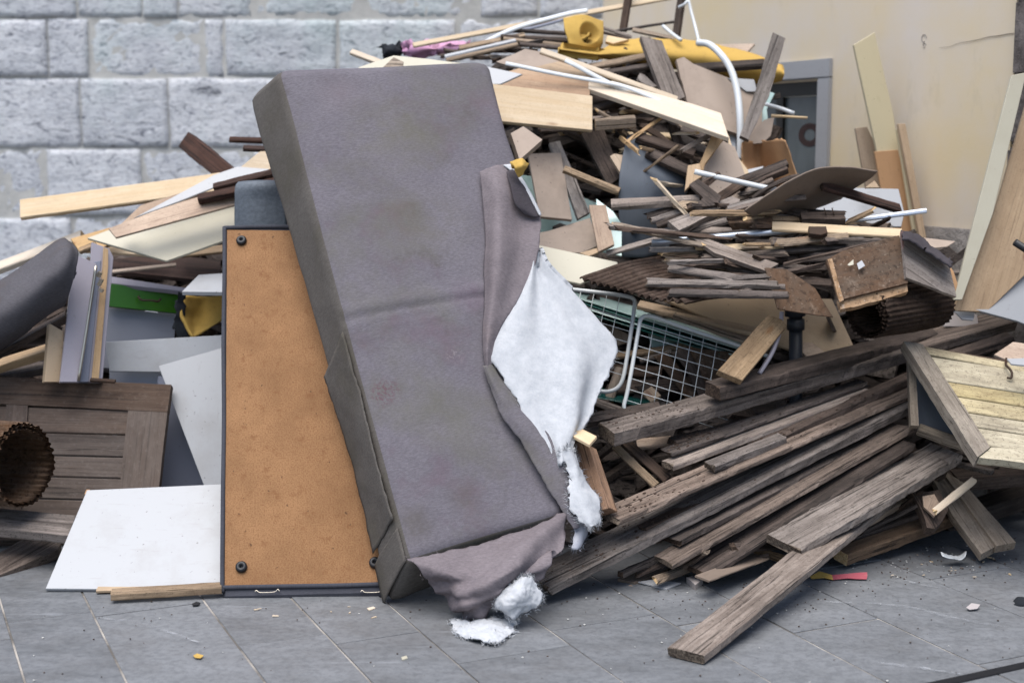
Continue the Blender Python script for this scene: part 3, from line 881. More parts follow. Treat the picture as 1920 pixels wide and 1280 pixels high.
    rows = [[Q(1046, 842, .06), Q(1066, 838, .065), Q(1080, 835, .03)], [Q(1062, 872, .05), Q(1078, 870, .055), Q(1086, 868, .03)],
            [Q(1068, 905, .05), Q(1088, 902, .055), Q(1102, 898, .02)], [Q(1068, 945, .05), Q(1095, 940, .055), Q(1120, 930, .02)],
            [Q(1085, 972, .045), Q(1104, 968, .05), Q(1126, 962, .02)], [Q(1106, 990, .045), Q(1112, 988, .05), Q(1128, 980, .02)]]
    sheet('wadding', None, 'ragged lower tongue of white wadding', M['wad'], .008, rows, 34, 60, .006, 12, parent=rt, edge=.012, ragged=.14, fuzz=700, fl=.016)
    rows = [[Q(1078, 965, .0), Q(1098, 962, .0), Q(1112, 960, -.02)], [Q(1076, 1000, .0), Q(1092, 1000, .0), Q(1104, 992, -.02)], [Q(1072, 1030, .0), Q(1082, 1030, .0), Q(1090, 1022, -.02)]]
    sheet('wadding', None, 'grey shred of wadding at the bottom', M['bluegrey'], .003, rows, 12, 16, .006, 14, parent=rt, edge=.008, fuzz=200)
    # torn cover collapsed at the foot
    g = lambda u, v, k=0: P(u, v, 4.40 + k)
    rows = [[Q(762, 1044, .012), Q(850, 1032, .015), Q(960, 1000, .012), Q(1062, 958, .012)],
            [g(785, 1062, -.03), g(862, 1070, -.07), g(958, 1050, -.04), Q(1062, 985, .03)],
            [g(805, 1092, -.01), g(868, 1100, -.10), g(950, 1085, -.10), g(1050, 1020, .06)],
            [g(822, 1115, 0), g(872, 1122, -.10), g(945, 1106, -.12), g(1030, 1050, .02)],
            [g(848, 1138, 0), g(880, 1142, -.10), g(935, 1122, -.10), g(1000, 1075, .0)],
            [g(868, 1158, -.01), g(885, 1162, -.05), g(918, 1146, -.06), g(955, 1112, -.02)]]
    fold = lambda a, b: .026 * math.sin(a * 9 + b * 7) * math.sin(math.pi * min(1, b * 1.15)) * (.4 + a) + .016 * math.sin(a * 21 - b * 11 + 1.5) * b * a + .012 * math.sin(b * 26 + a * 6) * b
    sheet('torn_cover', None, 'crumpled torn cover bunched on the paving', M['sofalite'], .0025, rows, 70, 60, .012, 11, fold, parent=rt, edge=.008, fuzz=160, fl=.008)
    return rt
cushion()

def wad_lump(label, pts, h=.03, z0=.004):
    """lump of wadding: outline on the paving, domed and torn"""
    rows = pts
    return sheet('wadding_scrap', 'wadding', label, M['wad'], .006, rows, 50, 50, .008, 22, edge=.014, ragged=.2, fuzz=500, fl=.014)
wad_lump('flat scrap of white wadding lying on the paving at the foot of the cushion',
         [[G(846, 1160, .012), G(880, 1163, .02), G(925, 1158, .03), G(966, 1163, .012)], [G(850, 1180, .010), G(885, 1183, .022), G(925, 1180, .025), G(965, 1180, .010)],
          [G(872, 1196, .008), G(900, 1198, .02), G(930, 1198, .02), G(955, 1192, .008)]])
wad_lump('upright torn scrap of white wadding tucked into the crumpled cover beside the lowest plank',
         [[P(968, 1088, 4.32), P(985, 1082, 4.31), P(1003, 1090, 4.33)], [P(940, 1105, 4.29), P(978, 1108, 4.26), P(1014, 1112, 4.32)],
          [P(930, 1130, 4.27), P(965, 1130, 4.24), P(1012, 1132, 4.30)], [P(948, 1156, 4.27), P(962, 1156, 4.25), P(985, 1150, 4.28)]])

# ------------------------------------------------------------ the sofa base with its orange underside
def sofa_base():
    b0 = G(418, 1121)
    pl = plane3((418, 1121, b0.y), (738, 1116, b0.y + .01), (418, 424, 5.42))
    rt = root('upturned_sofa', 'sofa', 'upturned sofa frame showing its orange hardboard underside with round black feet', b0)
    up = [(416, 421), (742, 425), (744, 1116), (416, 1124)]
    S('upholstered_frame', None, None, M['border'], .2, pl, up, axis=(0, 3), parent=rt, bev=.012)
    pl2 = (pl[0] + pl[1] * .004, pl[1])
    S('hardboard_panel', None, None, M['hard'], .006, pl2, [(426, 431), (732, 434), (734, 1092), (421, 1097)], axis=(0, 3), jag=.0012, parent=rt)
    for pts in (((421, 426), (421, 500), (419, 640), (420, 780), (418, 930), (417, 1060), (417, 1110)), ((421, 427), (520, 425), (640, 428), (738, 430)), ((418, 1101), (520, 1099), (640, 1097), (738, 1094))):
        T('edge_piping', None, None, M['border'], .008, [hit(u, v, pl[0] + pl[1] * .004, pl[1]) for u, v in pts], 60, 8, rt)
    y = pl[1]; x = Vector((1, 0, 0)); x = (x - y * x.dot(y)).normalized(); z = x.cross(y)
    for u, v in ((453, 452), (453, 1063), (703, 1055)):
        bm = bmesh.new(); c = hit(u, v, pl2[0] + pl2[1] * .001, y); rad = .0195
        prof = [(0, .004), (.005, .004), (.0055, .014), (.012, .015), (.0165, .0135), (.0195, .009), (.0195, 0)]
        rs = [[bm.verts.new(c + (x * math.cos(q) + z * math.sin(q)) * max(r, .0001) + y * h) for q in [k * math.pi / 12 for k in range(24)]] for r, h in prof]
        for a, b in zip(rs, rs[1:]):
            for k in range(24): bm.faces.new((a[k], a[(k + 1) % 24], b[(k + 1) % 24], b[k]))
        bmesh.ops.recalc_face_normals(bm, faces=bm.faces[:])
        bm.transform(Matrix.Translation(-c))
        link('round_foot', bm, M['black'], Matrix.Translation(c), rt, True)
    for u0 in (478, 676):
        T('wire_clip', None, None, M['nickel'], .0016, [hit(u, v, pl[0] + pl[1] * .012, y) for u, v in ((u0, 1109), (u0 + 3, 1106), (u0 + 10, 1110), (u0 + 36, 1109), (u0 + 43, 1104), (u0 + 46, 1108))], 24, 6, rt)
sofa_base()

# blue-grey cushion behind the base
sheet('vinyl_cushion', 'cushion', 'blue grey vinyl cushion peeping over the top of the orange sofa base', M['bluecloth'], .10,
      [[P(446, 340, 5.62), P(475, 337, 5.58), P(530, 338, 5.6)], [P(440, 350, 5.56), P(475, 345, 5.5), P(532, 345, 5.52)], [P(440, 380, 5.55), P(475, 378, 5.5), P(535, 378, 5.52)], [P(440, 440, 5.55), P(475, 440, 5.5), P(540, 440, 5.52)]], 24, 24, .003, 6)
# ------------------------------------------------------------ left part of the heap
K('pine_plank', 'plank', 'long fresh pine plank sticking out leftwards in front of the stone wall', M['pine'], (38, 409, 6.2), (500, 346, 6.3), .095, .026, 58, .0012)
K('stained_beam', 'beam', 'short dark brown beam pointing up and left against the stone wall', M['choc'], (334, 275, 6.65), (420, 348, 6.35), .085, .055, 60, .002)
K('stained_stick', 'stick', 'upper of two dark stick ends poking out at the cushion above the pine plank', M['choc'], (429, 263, 6.3), (520, 266, 6.3), .03, .018, 40, .001)
K('stained_stick', 'stick', 'lower of two dark stick ends poking out at the cushion above the pine plank', M['choc'], (455, 279, 6.25), (520, 282, 6.25), .03, .02, 40, .001)
S('pine_offcut', 'offcut', 'triangular pine offcut standing against the left side of the big cushion', M['pine'], .02, (6.15, 0, -.12), [(440, 322), (487, 284), (520, 282), (520, 330)])
S('white_sheet', 'sheet', 'narrow white sliver of board between the long pine plank and the brown sticks', M['white'], .008, (5.95, 0, -.2), [(250, 409), (330, 366), (400, 328), (445, 312), (520, 318), (500, 338), (400, 352), (335, 378)])
S('stained_board', 'board', 'reddish brown board lying under the white sliver on the left', M['ply'], .014, (6.05, 0, -.2), [(222, 424), (264, 384), (350, 358), (380, 362), (300, 396)])
K('stained_stick', 'stick', 'upper of two chocolate brown sticks lying on the white sliver', M['choc'], (399, 352, 5.82), (520, 322, 5.82), .035, .03, 35, .003)
K('stained_stick', 'stick', 'lower of two chocolate brown sticks lying on the white sliver', M['choc'], (370, 374, 5.78), (520, 341, 5.78), .04, .034, 35, .003)
bd = root('veneered_board', 'board', 'orange brown veneered board with peeled white patch on its left end', P(320, 400, 5.8))
S('board', None, None, M['ply'], .012, (5.80, 0, -.2), [(203, 428), (300, 391), (520, 322), (520, 362), (217, 445)], parent=bd)
S('peeled_patch', None, None, M['white'], .002, (5.788, 0, -.2), [(222, 430), (238, 422), (256, 421), (248, 431), (226, 438)], parent=bd, jag=.003)
S('white_board', 'board', 'big white triangular board jutting out over the green drawer', M['cream'], .012, (5.92, 0, -.25), [(163, 446), (300, 395), (520, 340), (520, 415), (312, 489)])
K('pine_plank', 'plank', 'pine plank behind the grey bolster at the far left', M['pine'], (-60, 527, 6.3), (150, 447, 6.25), .06, .03, 40, .001)
S('pine_board', 'board', 'pine board tip between the grey bolster and the big white board', M['pinegold'], .02, (6.05, 0, -.2), [(132, 447), (206, 426), (240, 440), (180, 470), (148, 470)])
K('pine_stick', 'stick', 'short pale stick end lying over the silver grey door panels', M['tan'], (148, 472, 5.75), (178, 460, 5.75), .03, .02, 40, .001)
K('pine_lath', 'lath', 'golden lath tucked under the point of the big white board', M['pinegold'], (330, 482, 6.1), (520, 462, 6.1), .04, .015, 50, .001)
K('pine_lath', 'lath', 'pale lath lying beneath the left wing of the big white board', M['pine'], (200, 474, 6.1), (300, 480, 6.1), .04, .015, 50, .001)

sheet('grey_bolster', 'cushion', 'dusky grey bolster cushion at the left edge on top of brown planks', M['leftcushion'], .12,
      [[P(-90, 575, 5.45), P(20, 512, 5.45), P(108, 449, 5.48), P(132, 452, 5.52)],
       [P(-90, 600, 5.36), P(20, 540, 5.34), P(115, 470, 5.36), P(147, 472, 5.42)],
       [P(-90, 640, 5.30), P(20, 578, 5.28), P(110, 512, 5.30), P(139, 516, 5.36)],
       [P(-90, 690, 5.33), P(20, 622, 5.32), P(90, 570, 5.34), P(128, 556, 5.38)],
       [P(-90, 712, 5.42), P(10, 652, 5.42), P(80, 600, 5.42), P(122, 572, 5.44)]], 40, 30, .004, 7)
K('brown_plank', 'plank', 'dark brown plank directly under the grey bolster', M['brown'], (-60, 690, 5.42), (122, 592, 5.5), .09, .03, 15, .003)
K('pine_plank', 'plank', 'dirty pine plank under the bolster beside the grey cabinet doors', M['pinegold'], (-60, 705, 5.55), (100, 655, 5.55), .06, .035, 30, .002)
K('brown_plank', 'plank', 'lowest dark plank above the brown panelled door at the left edge', M['greyd'], (-60, 716, 5.6), (95, 690, 5.6), .06, .03, 30, .002)
S('chipboard_piece', 'board', 'upright tan chipboard strip standing behind the brown panelled door', M['mdf'], .035, (5.44, .12, -.05), [(93, 606), (119, 621), (116, 716), (84, 716)])
# cabinet doors leaning in a row
dpl = S('cabinet_door', 'cabinet door', 'silver grey cabinet door with chrome edge leaning leftmost in its row', M['lilac'], .018, (5.50, .1, -.1), [(139, 476), (181, 494), (149, 716), (112, 716)])
T('chrome_strip', None, None, M['nickel'], .006, [P(180, 498, 5.485), P(165, 600, 5.44), P(147, 714, 5.39)], 16, 8, dpl)
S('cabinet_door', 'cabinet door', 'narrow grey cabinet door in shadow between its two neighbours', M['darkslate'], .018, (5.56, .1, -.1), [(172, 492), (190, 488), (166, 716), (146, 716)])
dp = S('cabinet_door', 'cabinet door', 'grey cabinet door with bare wood edge and broken hinge', M['lilac'], .018, (5.62, .1, -.1), [(172, 454), (205, 466), (213, 482), (192, 716), (160, 716)])
S('bare_edge', None, None, M['pinegold'], .003, (5.607, .1, -.1), [(194, 463), (203, 467), (203, 500), (185, 716), (171, 716), (192, 500)], parent=dp)
hb = bmesh.new(); c = P(186, 530, 5.58)
for dx, dz, sx, sz in ((-.014, .03, .016, .022), (.004, .004, .014, .03), (.02, -.022, .018, .014)):
    box_bm(hb, dx - sx / 2, dx + sx / 2, -.012, .006, dz - sz / 2, dz + sz / 2, .002, Matrix.Rotation(.5, 4, 'Y'))
link('hinge', hb, M['nickel'], Matrix.Translation(c), dp)
# small painted cabinet
cb = root('drawer_unit', 'drawer unit', 'small cabinet with a green drawer and grey front, deep in the heap on the left', P(265, 600, 5.95))
S('top_board', None, None, M['lilac'], .02, (5.95, .10, -.4), [(203, 517), (352, 540), (352, 547), (203, 530)], parent=cb)
dwr = S('drawer_front', None, None, M['green'], .02, (5.93, .10, -.05), [(200, 531), (337, 546), (331, 587), (200, 574)], parent=cb)
T('handle', None, None, M['iron'], .0045, [P(260, 556, 5.91), P(261, 559, 5.89), P(268, 563, 5.885), P(282, 563, 5.89), P(296, 565, 5.9), P(300, 562, 5.915), P(301, 560, 5.94)], 30, 8, dwr)
S('front_panel', None, None, M['bluegrey'], .3, (5.93, .10, -.05), [(196, 576), (331, 589), (322, 690), (190, 690)], parent=cb)
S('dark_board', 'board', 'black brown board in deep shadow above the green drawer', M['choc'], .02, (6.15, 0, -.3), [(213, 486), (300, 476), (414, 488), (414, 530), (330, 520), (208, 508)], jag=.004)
K('dark_board', 'board', 'thin shadowed lath lying just above the green drawer', M['taupe'], (208, 511, 6.0), (330, 498, 6.05), .02, .012, 40, .001)
S('shelf_board', 'board', 'white shelf board with raw edge beside the sofa base', M['white'], .018, (5.75, 0, -.6), [(341, 546), (372, 515), (520, 505), (520, 548)])
sheet('yellow_foam_sheet', 'foam', 'yellow foam sheet hanging to a point beneath the white shelf board', M['foam'], .012,
      [[P(345, 553, 5.76), P(385, 556, 5.85), P(430, 552, 5.80)], [P(340, 585, 5.74), P(380, 590, 5.84), P(430, 580, 5.8)], [P(350, 610, 5.74), P(372, 612, 5.8), P(415, 600, 5.8)], [P(361, 632, 5.74), P(364, 632, 5.75), P(375, 626, 5.78)]], 18, 22, .01, 9)
sheet('dark_fringe', 'cloth', 'black frayed cloth hanging between green drawer and yellow foam', M['navy'], .004,
      [[P(334, 545, 5.72), P(346, 548, 5.72)], [P(331, 575, 5.74), P(344, 578, 5.74)], [P(327, 605, 5.75), P(350, 607, 5.75)], [P(330, 636, 5.75), P(354, 633, 5.75)]], 14, 26, .006, 20, edge=.02, ragged=.25)
S('white_board', 'board', 'broad white board below the green drawer', M['white'], .018, (5.68, 0, -.06), [(197, 641), (520, 622), (520, 700), (205, 696)])
S('pale_board', 'board', 'pale grey board under the broad white board, above the brown door', M['bluegrey'], .018, (5.72, 0, -.06), [(205, 690), (520, 680), (520, 760), (206, 790)])
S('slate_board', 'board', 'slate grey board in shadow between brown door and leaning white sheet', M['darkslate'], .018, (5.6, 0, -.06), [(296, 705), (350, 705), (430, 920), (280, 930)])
S('white_sheet', 'sheet', 'tall white sheet leaning beside the sofa base, narrowing downwards', M['white'], .008, (5.48, 0, -.10), [(297, 686), (520, 622), (520, 930), (390, 930)])
S('white_sheet', 'sheet', 'small white sheet with chipped corner overlapping the tall leaning white sheet', M['white'], .006, (5.44, 0, -.10), [(379, 786), (520, 770), (520, 930), (406, 930), (392, 850)], jag=.002)
wb = root('front_board', 'board', 'clean white board leaning at the front left, lower edge on the paving', G(250, 1104))
S('board', None, None, M['white'], .016, (4.85, 0, -.19), [(163, 918), (300, 912), (520, 902), (520, 1107), (85, 1103)], parent=wb)
S('chipped_corner', None, None, M['card'], .002, (5.010, 0, -.19), [(158, 926), (162, 917), (169, 917), (164, 925)], parent=wb)
bm = bmesh.new(); bmesh.ops.create_uvsphere(bm, u_segments=10, v_segments=6, radius=.005)
link('screw_hole', bm, M['black'], Matrix.Translation(P(361, 1004, 4.852)), wb)
K('pine_lath', 'lath', 'raw pine lath on the paving under the clean white board', M['tan'], (207, 1113, 4.52), (415, 1100, 4.58), .05, .026, 5, .0015)
K('pine_lath', 'lath', 'second lath almost hidden under the clean white board', M['mdf'], (180, 1106, 4.62), (330, 1102, 4.64), .04, .012, 5, .0015)

# brown panelled door
bdoor = root('panelled_door', 'door', 'dark brown panelled wooden door lying broken at the left edge', P(150, 950, 5.35))
DO = dplane((5.38, .0, -.11), [(100, 830)])
fr_ = (DO[0] + DO[1] * .010, DO[1])
M['door'] = wood('old_door_brown', '#5c4b3f', '#3a2d25', '#6f635a', .35, var=.12, bump=.35, crack=.4)
S('top_rail', None, None, M['door'], .036, fr_, [(-90, 702), (321, 721), (314, 772), (-90, 752)], axis=(0, 1), jag=.0012, parent=bdoor)
S('stile', None, None, M['door'], .036, fr_, [(240, 769.5), (313.5, 772.7), (290, 985), (216, 985)], axis=(0, 3), jag=.0012, parent=bdoor)
S('stile', None, None, M['door'], .036, fr_, [(12, 758), (52, 760), (38, 985), (-10, 985)], axis=(0, 3), jag=.0012, parent=bdoor)
vs2 = [758, 806, 848, 888, 930, 985]
for a, b in zip(vs2, vs2[1:]):
    S('panel_board', None, None, M['door'], .016, DO, [(-90, a + 1), (246, a + 10), (246, b + 8.6), (-90, b - .4)], axis=(0, 1), parent=bdoor, bev=.004)
K('door_hinge', None, None, M['iron'], (168, 712, 5.42), (215, 715, 5.42), .02, .01, 20, .001, parent=bdoor)

M['roll'] = rusty('brown_rusted_tube', '#7d6858', '#694e38', '#97826d', .4)
# rusty corrugated roll
def roll(name, cat, label, mat, c, axis, r0, turns, length, ridges, amp, pitch, start=0.0, squash=1.0):
    ax = Vector(axis).normalized(); up = Vector((0, 0, 1)); a = ax.cross(up).normalized(); b = a.cross(ax)
    Mx = frame(ax, a, b, c); bm = bmesh.new()
    n = int(turns * ridges * 8); m = 14; rows = []; s = seed()
    for k in range(n + 1):
        q = start + k / n * turns * 2 * math.pi
        row = []; low = []
        for i in range(m + 1):
            X = length * i / m
            r = r0 + pitch * (q - start) / (2 * math.pi) + amp * math.sin(q * ridges) + .006 * noise.noise(Vector((X * 6, q * 2, s)))
            X2 = X + (.012 * noise.noise(Vector((q * 5, s, 0))) + .006 * noise.noise(Vector((q * 17, s, 0))) if i in (0, m) else 0)
            row.append(bm.verts.new((X2, r * math.cos(q), r * math.sin(q) * squash)))
        rows.append(row)
    fs = []
    for k in range(n):
        for i in range(m): fs.append(bm.faces.new((rows[k][i], rows[k + 1][i], rows[k + 1][i + 1], rows[k][i + 1])))
    bmesh.ops.solidify(bm, geom=fs, thickness=.003)
    bmesh.ops.recalc_face_normals(bm, faces=bm.faces[:])
    return tag(link(name, bm, mat, Mx, None, True), cat, label)
roll('corrugated_roll', 'roll', 'rusty rolled corrugated sheet open like a pipe at the left edge', M['roll'], P(44, 872, 4.93), (-.90, .44, -.05), .126, 2.4, .5, 40, .0035, .011)
S('grey_plank', 'plank', 'short grey plank at the left edge under the rusty roll', M['grey'], .032, (4.98, 0, -.45), [(-90, 944), (142, 966), (128, 1004), (-90, 982)], axis=(0, 1), jag=.002)
S('grey_plank', 'plank', 'grey plank lying on the paving in the lower left corner', M['grey'], .035, (4.93, .0, -.45), [(-90, 1085), (40, 1012), (114, 1016), (108, 1030), (-60, 1104)], axis=(0, 1), jag=.002)
K('dark_plank', 'plank', 'dark plank between the two grey planks at the lower left', M['brown'], (-90, 1012, 5.15), (130, 1008, 5.2), .1, .03, 10, .002)
# ------------------------------------------------------------ top of the heap
K('pine_lath', 'lath', 'long thin pine lath rising from the pink cloth up out of the picture', M['pine'], (776, 88, 6.75), (1290, -8, 7.1), .028, .014, 55, .001)
T('white_trim', 'trim strip', 'white plastic trim strip curving up to the yellow foam block', M['whitepl'], .013, [(905, 82, 6.7), (945, 62, 6.7), (985, 47, 6.7), (1030, 35, 6.7), (1070, 25, 6.7), (1102, 20, 6.7)], 40, 8, flat=.5)
sheet('pink_cloth', 'cloth', 'crumpled pink cloth under the end of the long lath', M['pink'], .03,
      [[P(762, 86, 6.95), P(800, 74, 6.9), P(850, 76, 6.9), P(892, 86, 6.95)], [P(756, 97, 6.9), P(800, 92, 6.82), P(850, 92, 6.82), P(890, 92, 6.9)], [P(760, 106, 6.92), P(800, 106, 6.88), P(850, 102, 6.88), P(880, 98, 6.92)]], 34, 18, .02, 12, edge=.012)
sheet('black_cloth', 'cloth', 'small black rag beside the pink cloth on top of the heap', M['navy'], .03,
      [[P(718, 92, 6.95), P(735, 81, 6.92), P(752, 86, 6.95)], [P(716, 102, 6.93), P(735, 96, 6.88), P(755, 98, 6.93)], [P(724, 112, 6.95), P(738, 112, 6.93), P(750, 108, 6.95)]], 16, 14, .02, 14, edge=.012)
K('pine_lath', 'lath', 'short pale stick end left of the black rag above the big cushion', M['pine'], (655, 99, 6.6), (735, 130, 6.5), .03, .02, 50, .001)
fb = root('folded_board', 'board', 'white board with a tan folded lip behind the top of the big cushion', P(780, 125, 6.0))
S('board', None, None, M['cream'], .012, (6.02, 0, -.25), [(672, 126), (738, 104), (800, 110), (885, 121), (900, 140), (672, 140)], parent=fb)
S('folded_lip', None, None, M['tan'], .006, (5.97, 0, -.15), [(718, 126), (738, 107), (757, 116), (755, 128)], parent=fb)
sticks_top = [
    ('third of the thin laths beside the pink cloth, lowest one', 'tan', (838, 114, 6.45), (972, 84, 6.5), .022),
    ('pale lath sloping up right of the pink cloth, second from below', 'white', (835, 108, 6.5), (968, 77, 6.55), .022),
    ('brown lath above the pale one right of the pink cloth', 'tan', (862, 92, 6.6), (985, 68, 6.62), .03),
    ('dark lath lying level left of the yellow foam block, topmost', 'greyd', (965, 58, 6.7), (1062, 63, 6.75), .02),
    ('pale edged lath left of the yellow foam block, second from above', 'greyl', (962, 70, 6.65), (1062, 71, 6.7), .02),
    ('brown lath left of the yellow foam block, third from above', 'brown', (940, 70, 6.6), (1066, 78, 6.65), .025),
    ('tan lath left of the yellow foam block, lowest', 'tan', (945, 74, 6.56), (1062, 86, 6.6), .022),
    ('dark stick under the tan lath left of the yellow foam block', 'greyd', (975, 84, 6.5), (1060, 92, 6.55), .022)]
for lb, mt, A, B, w_ in sticks_top:
    K('thin_lath', 'lath', lb, M[mt], A, B, w_, .016, 45, .0015)
T('blue_strip', 'strip', 'thin blue grey plastic strip behind the white trim at the top', M['darkslate'], .009, [(935, 64, 6.85), (1000, 52, 6.85), (1060, 36, 6.85)], 12, 8, flat=.4)
# yellow foam
def foam_fold(a, b):
    r = math.hypot((a - .64) / .27, (b - .45) / .30)
    return -.06 * (1 - r ** 3) if r < 1 else 0
sheet('foam_block', 'foam', 'yellow foam block with a torn round hollow near the top of the heap', M['foam'], .05,
      [[P(1056, 34, 6.60), P(1092, 28, 6.6), P(1131, 40, 6.66)], [P(1059, 55, 6.56), P(1095, 54, 6.55), P(1132, 60, 6.62)], [P(1066, 76, 6.54), P(1096, 78, 6.54), P(1130, 76, 6.6)], [P(1070, 92, 6.53), P(1096, 95, 6.54), P(1122, 92, 6.6)]], 60, 50, .004, 8, foam_fold)
sheet('foam_mattress', 'foam', 'long bent yellow foam slab draped across the top of the heap', M['foam'], .035,
      [[P(1048, 88, 6.5), P(1120, 94, 6.5), P(1150, 80, 6.65), P(1205, 72, 6.7), P(1262, 74, 6.7), P(1330, 80, 6.7), P(1400, 96, 6.7), P(1468, 122, 6.7)],
       [P(1048, 92, 6.46), P(1120, 102, 6.46), P(1155, 98, 6.55), P(1205, 95, 6.6), P(1262, 100, 6.6), P(1330, 106, 6.6), P(1400, 118, 6.6), P(1470, 134, 6.62)],
       [P(1060, 97, 6.48), P(1120, 107, 6.5), P(1155, 110, 6.58), P(1205, 112, 6.62), P(1262, 120, 6.62), P(1330, 134, 6.62), P(1400, 146, 6.62), P(1466, 150, 6.64)],
       [P(1080, 101, 6.55), P(1120, 109, 6.58), P(1155, 113, 6.64), P(1205, 118, 6.68), P(1262, 130, 6.68), P(1330, 146, 6.68), P(1400, 156, 6.68), P(1440, 160, 6.68)]], 80, 20, .006, 7, edge=.006)
# thin uprights and sticks against the buff wall
K('brown_post', 'post', 'left of two brown posts standing up at the top edge', M['brown'], (1174, 57, 6.95), (1188, -30, 7.0), .035, .03, 75, .001)
K('brown_post', 'post', 'right of two brown posts standing up at the top edge', M['brown'], (1270, 80, 6.9), (1286, -30, 6.95), .035, .03, 75, .001)
K('thin_stick', 'stick', 'thin grey brown stick rising to the right between the two brown posts', M['greyd'], (1150, 59, 6.85), (1264, 41, 6.85), .012, .012, 45, .001)
K('thin_lath', 'lath', 'brown lath falling to the right between the feet of the two posts', M['tan'], (1186, 58, 6.8), (1270, 76, 6.8), .026, .014, 50, .001)
K('thin_lath', 'lath', 'two tone lath right of the foam block, upper one', M['greyl'], (1131, 53, 6.75), (1185, 70, 6.75), .016, .012, 45, .001)
K('thin_lath', 'lath', 'dark lath just below the two tone lath right of the foam block', M['greyd'], (1131, 61, 6.72), (1180, 74, 6.72), .014, .012, 45, .001)
S('pine_offcut', 'offcut', 'pale wedge between the foam block and the foam slab', M['pine'], .02, (6.62, 0, -.2), [(1135, 78), (1139, 66), (1180, 74), (1150, 82)])
T('white_wire', 'strip', 'thin white strip hooked over the right brown post', M['whitepl'], .0075, [(1273, 14, 6.85), (1283, 9, 6.82), (1291, 3, 6.82), (1296, 22, 6.8), (1304, 52, 6.75), (1311, 80, 6.65)], 40, 8)
T('white_stub', 'strip', 'short white strip end sloping towards the right brown post', M['whitepl'], .0085, [(1243, 49, 6.75), (1258, 62, 6.7), (1277, 76, 6.62)], 12, 8)
T('white_tube', 'tube', 'thick white plastic tube arching down the right side of the heap', M['whitepl'], .0155, [(1308, 80, 6.5), (1330, 84, 6.46), (1352, 103, 6.4), (1370, 130, 6.35), (1382, 170, 6.3), (1387, 215, 6.25), (1388, 260, 6.22), (1387, 300, 6.2)], 60, 12)
S('white_strip', 'strip', 'flat white strip behind the lower end of the white tube', M['whitepl'], .01, (6.32, 0, -.1), [(1364, 250), (1380, 250), (1380, 296), (1366, 300)])
S('weathered_plank', 'plank', 'scuffed weathered plank standing in front of the foam slab', M['greyl'], .03, (6.32, .05, -.15), [(1201, 68), (1241, 76), (1284, 182), (1250, 196)], axis=(0, 3), jag=.002)
S('taupe_board', 'board', 'large taupe board with rough corner right of the scuffed weathered plank', M['taupe'], .02, (6.38, .05, -.15), [(1268, 112), (1282, 107), (1300, 120), (1372, 148), (1432, 170), (1428, 230), (1404, 262), (1386, 252), (1340, 235), (1288, 190)], jag=.003)
S('grey_stick', 'stick', 'grey weathered stick standing upright near the dark doorway', M['greyl'], .03, (6.22, .0, -.1), [(1449, 61), (1473, 72), (1442, 180), (1404, 262), (1388, 254), (1420, 160)], axis=(1, 3), jag=.0025)
K('brown_beam', 'beam', 'red brown lath lying level behind the white tube', M['brown'], (1296, 131, 6.48), (1436, 122, 6.5), .045, .03, 45, .001)
S('tan_board', 'board', 'flat tan board tip above the right end of the foam slab', M['ply'], .014, (6.95, 0, -.4), [(1345, 83), (1416, 82), (1398, 101), (1356, 93)])
S('white_scrap', 'scrap', 'white sheet scrap between white tube and grey upright stick', M['white'], .008, (6.42, 0, -.1), [(1364, 146), (1414, 149), (1420, 172), (1400, 172)])
S('teal_scrap', 'scrap', 'pale teal glass splinter beside the dark doorway', M['teal'], .006, (6.4, 0, -.1), [(1420, 165), (1453, 175), (1438, 205), (1440, 225), (1422, 232)])
T('white_rod', 'rod', 'short white rod pointing right in front of the dark doorway', M['whitepl'], .009, [(1430, 194, 6.35), (1465, 204, 6.3), (1489, 213, 6.28)], 8, 8)
K('pine_splint', 'splint', 'thin pine splint pointing right under the short white rod', M['pine'], (1446, 218, 6.33), (1514, 222, 6.3), .015, .01, 45, .001, taper=.4)
S('taupe_scrap', 'scrap', 'torn grey board corner under the upright stick by the doorway', M['taupe'], .012, (6.3, 0, -.1), [(1400, 262), (1432, 225), (1452, 220), (1446, 255), (1428, 268), (1412, 268)], jag=.004)
# pine planks in front of the upper heap
K('pine_plank', 'plank', 'long narrow pine lath crossing the upper heap from the foam down to the right', M['pine'], (1012, 98, 6.18), (1268, 190, 6.12), .03, .018, 55, .001)
T('white_strip', 'strip', 'white strip crossing just below the long narrow pine lath', M['whitepl'], .011, [(1060, 113, 6.14), (1150, 160, 6.1), (1240, 200, 6.05), (1330, 224, 6.0)], 16, 8, flat=.55)
T('white_strip', 'strip', 'white strip starting behind the big cushion and joining the other white strip', M['whitepl'], .010, [(948, 119, 6.1), (1050, 140, 6.1), (1130, 154, 6.09), (1175, 164, 6.07), (1250, 195, 6.02), (1322, 227, 5.98)], 30, 8, flat=.55)
S('pine_board', 'board', 'wide fresh pine board slanting down right beneath the white strips', M['pine'], .022, (6.02, 0, -.35), [(1103, 166), (1104, 150), (1150, 152), (1300, 195), (1352, 212), (1367, 258)], axis=(0, 5))
S('pine_board', 'board', 'broad glued pine shelf board jutting out right of the big cushion', M['pine'], .022, (5.93, .05, -.12), [(880, 152), (1111, 180), (1111, 244), (880, 222)])
S('ply_board', 'board', 'blurred brown plywood sheet above the broad pine shelf board', M['ply'], .012, (6.15, 0, -.35), [(900, 150), (985, 124), (1106, 148), (1106, 180), (930, 160)])
S('pine_board', 'board', 'thin pine sheet edge between plywood sheet and long narrow lath', M['pinegold'], .01, (6.22, 0, -.35), [(1000, 126), (1060, 112), (1108, 138), (1104, 152)])
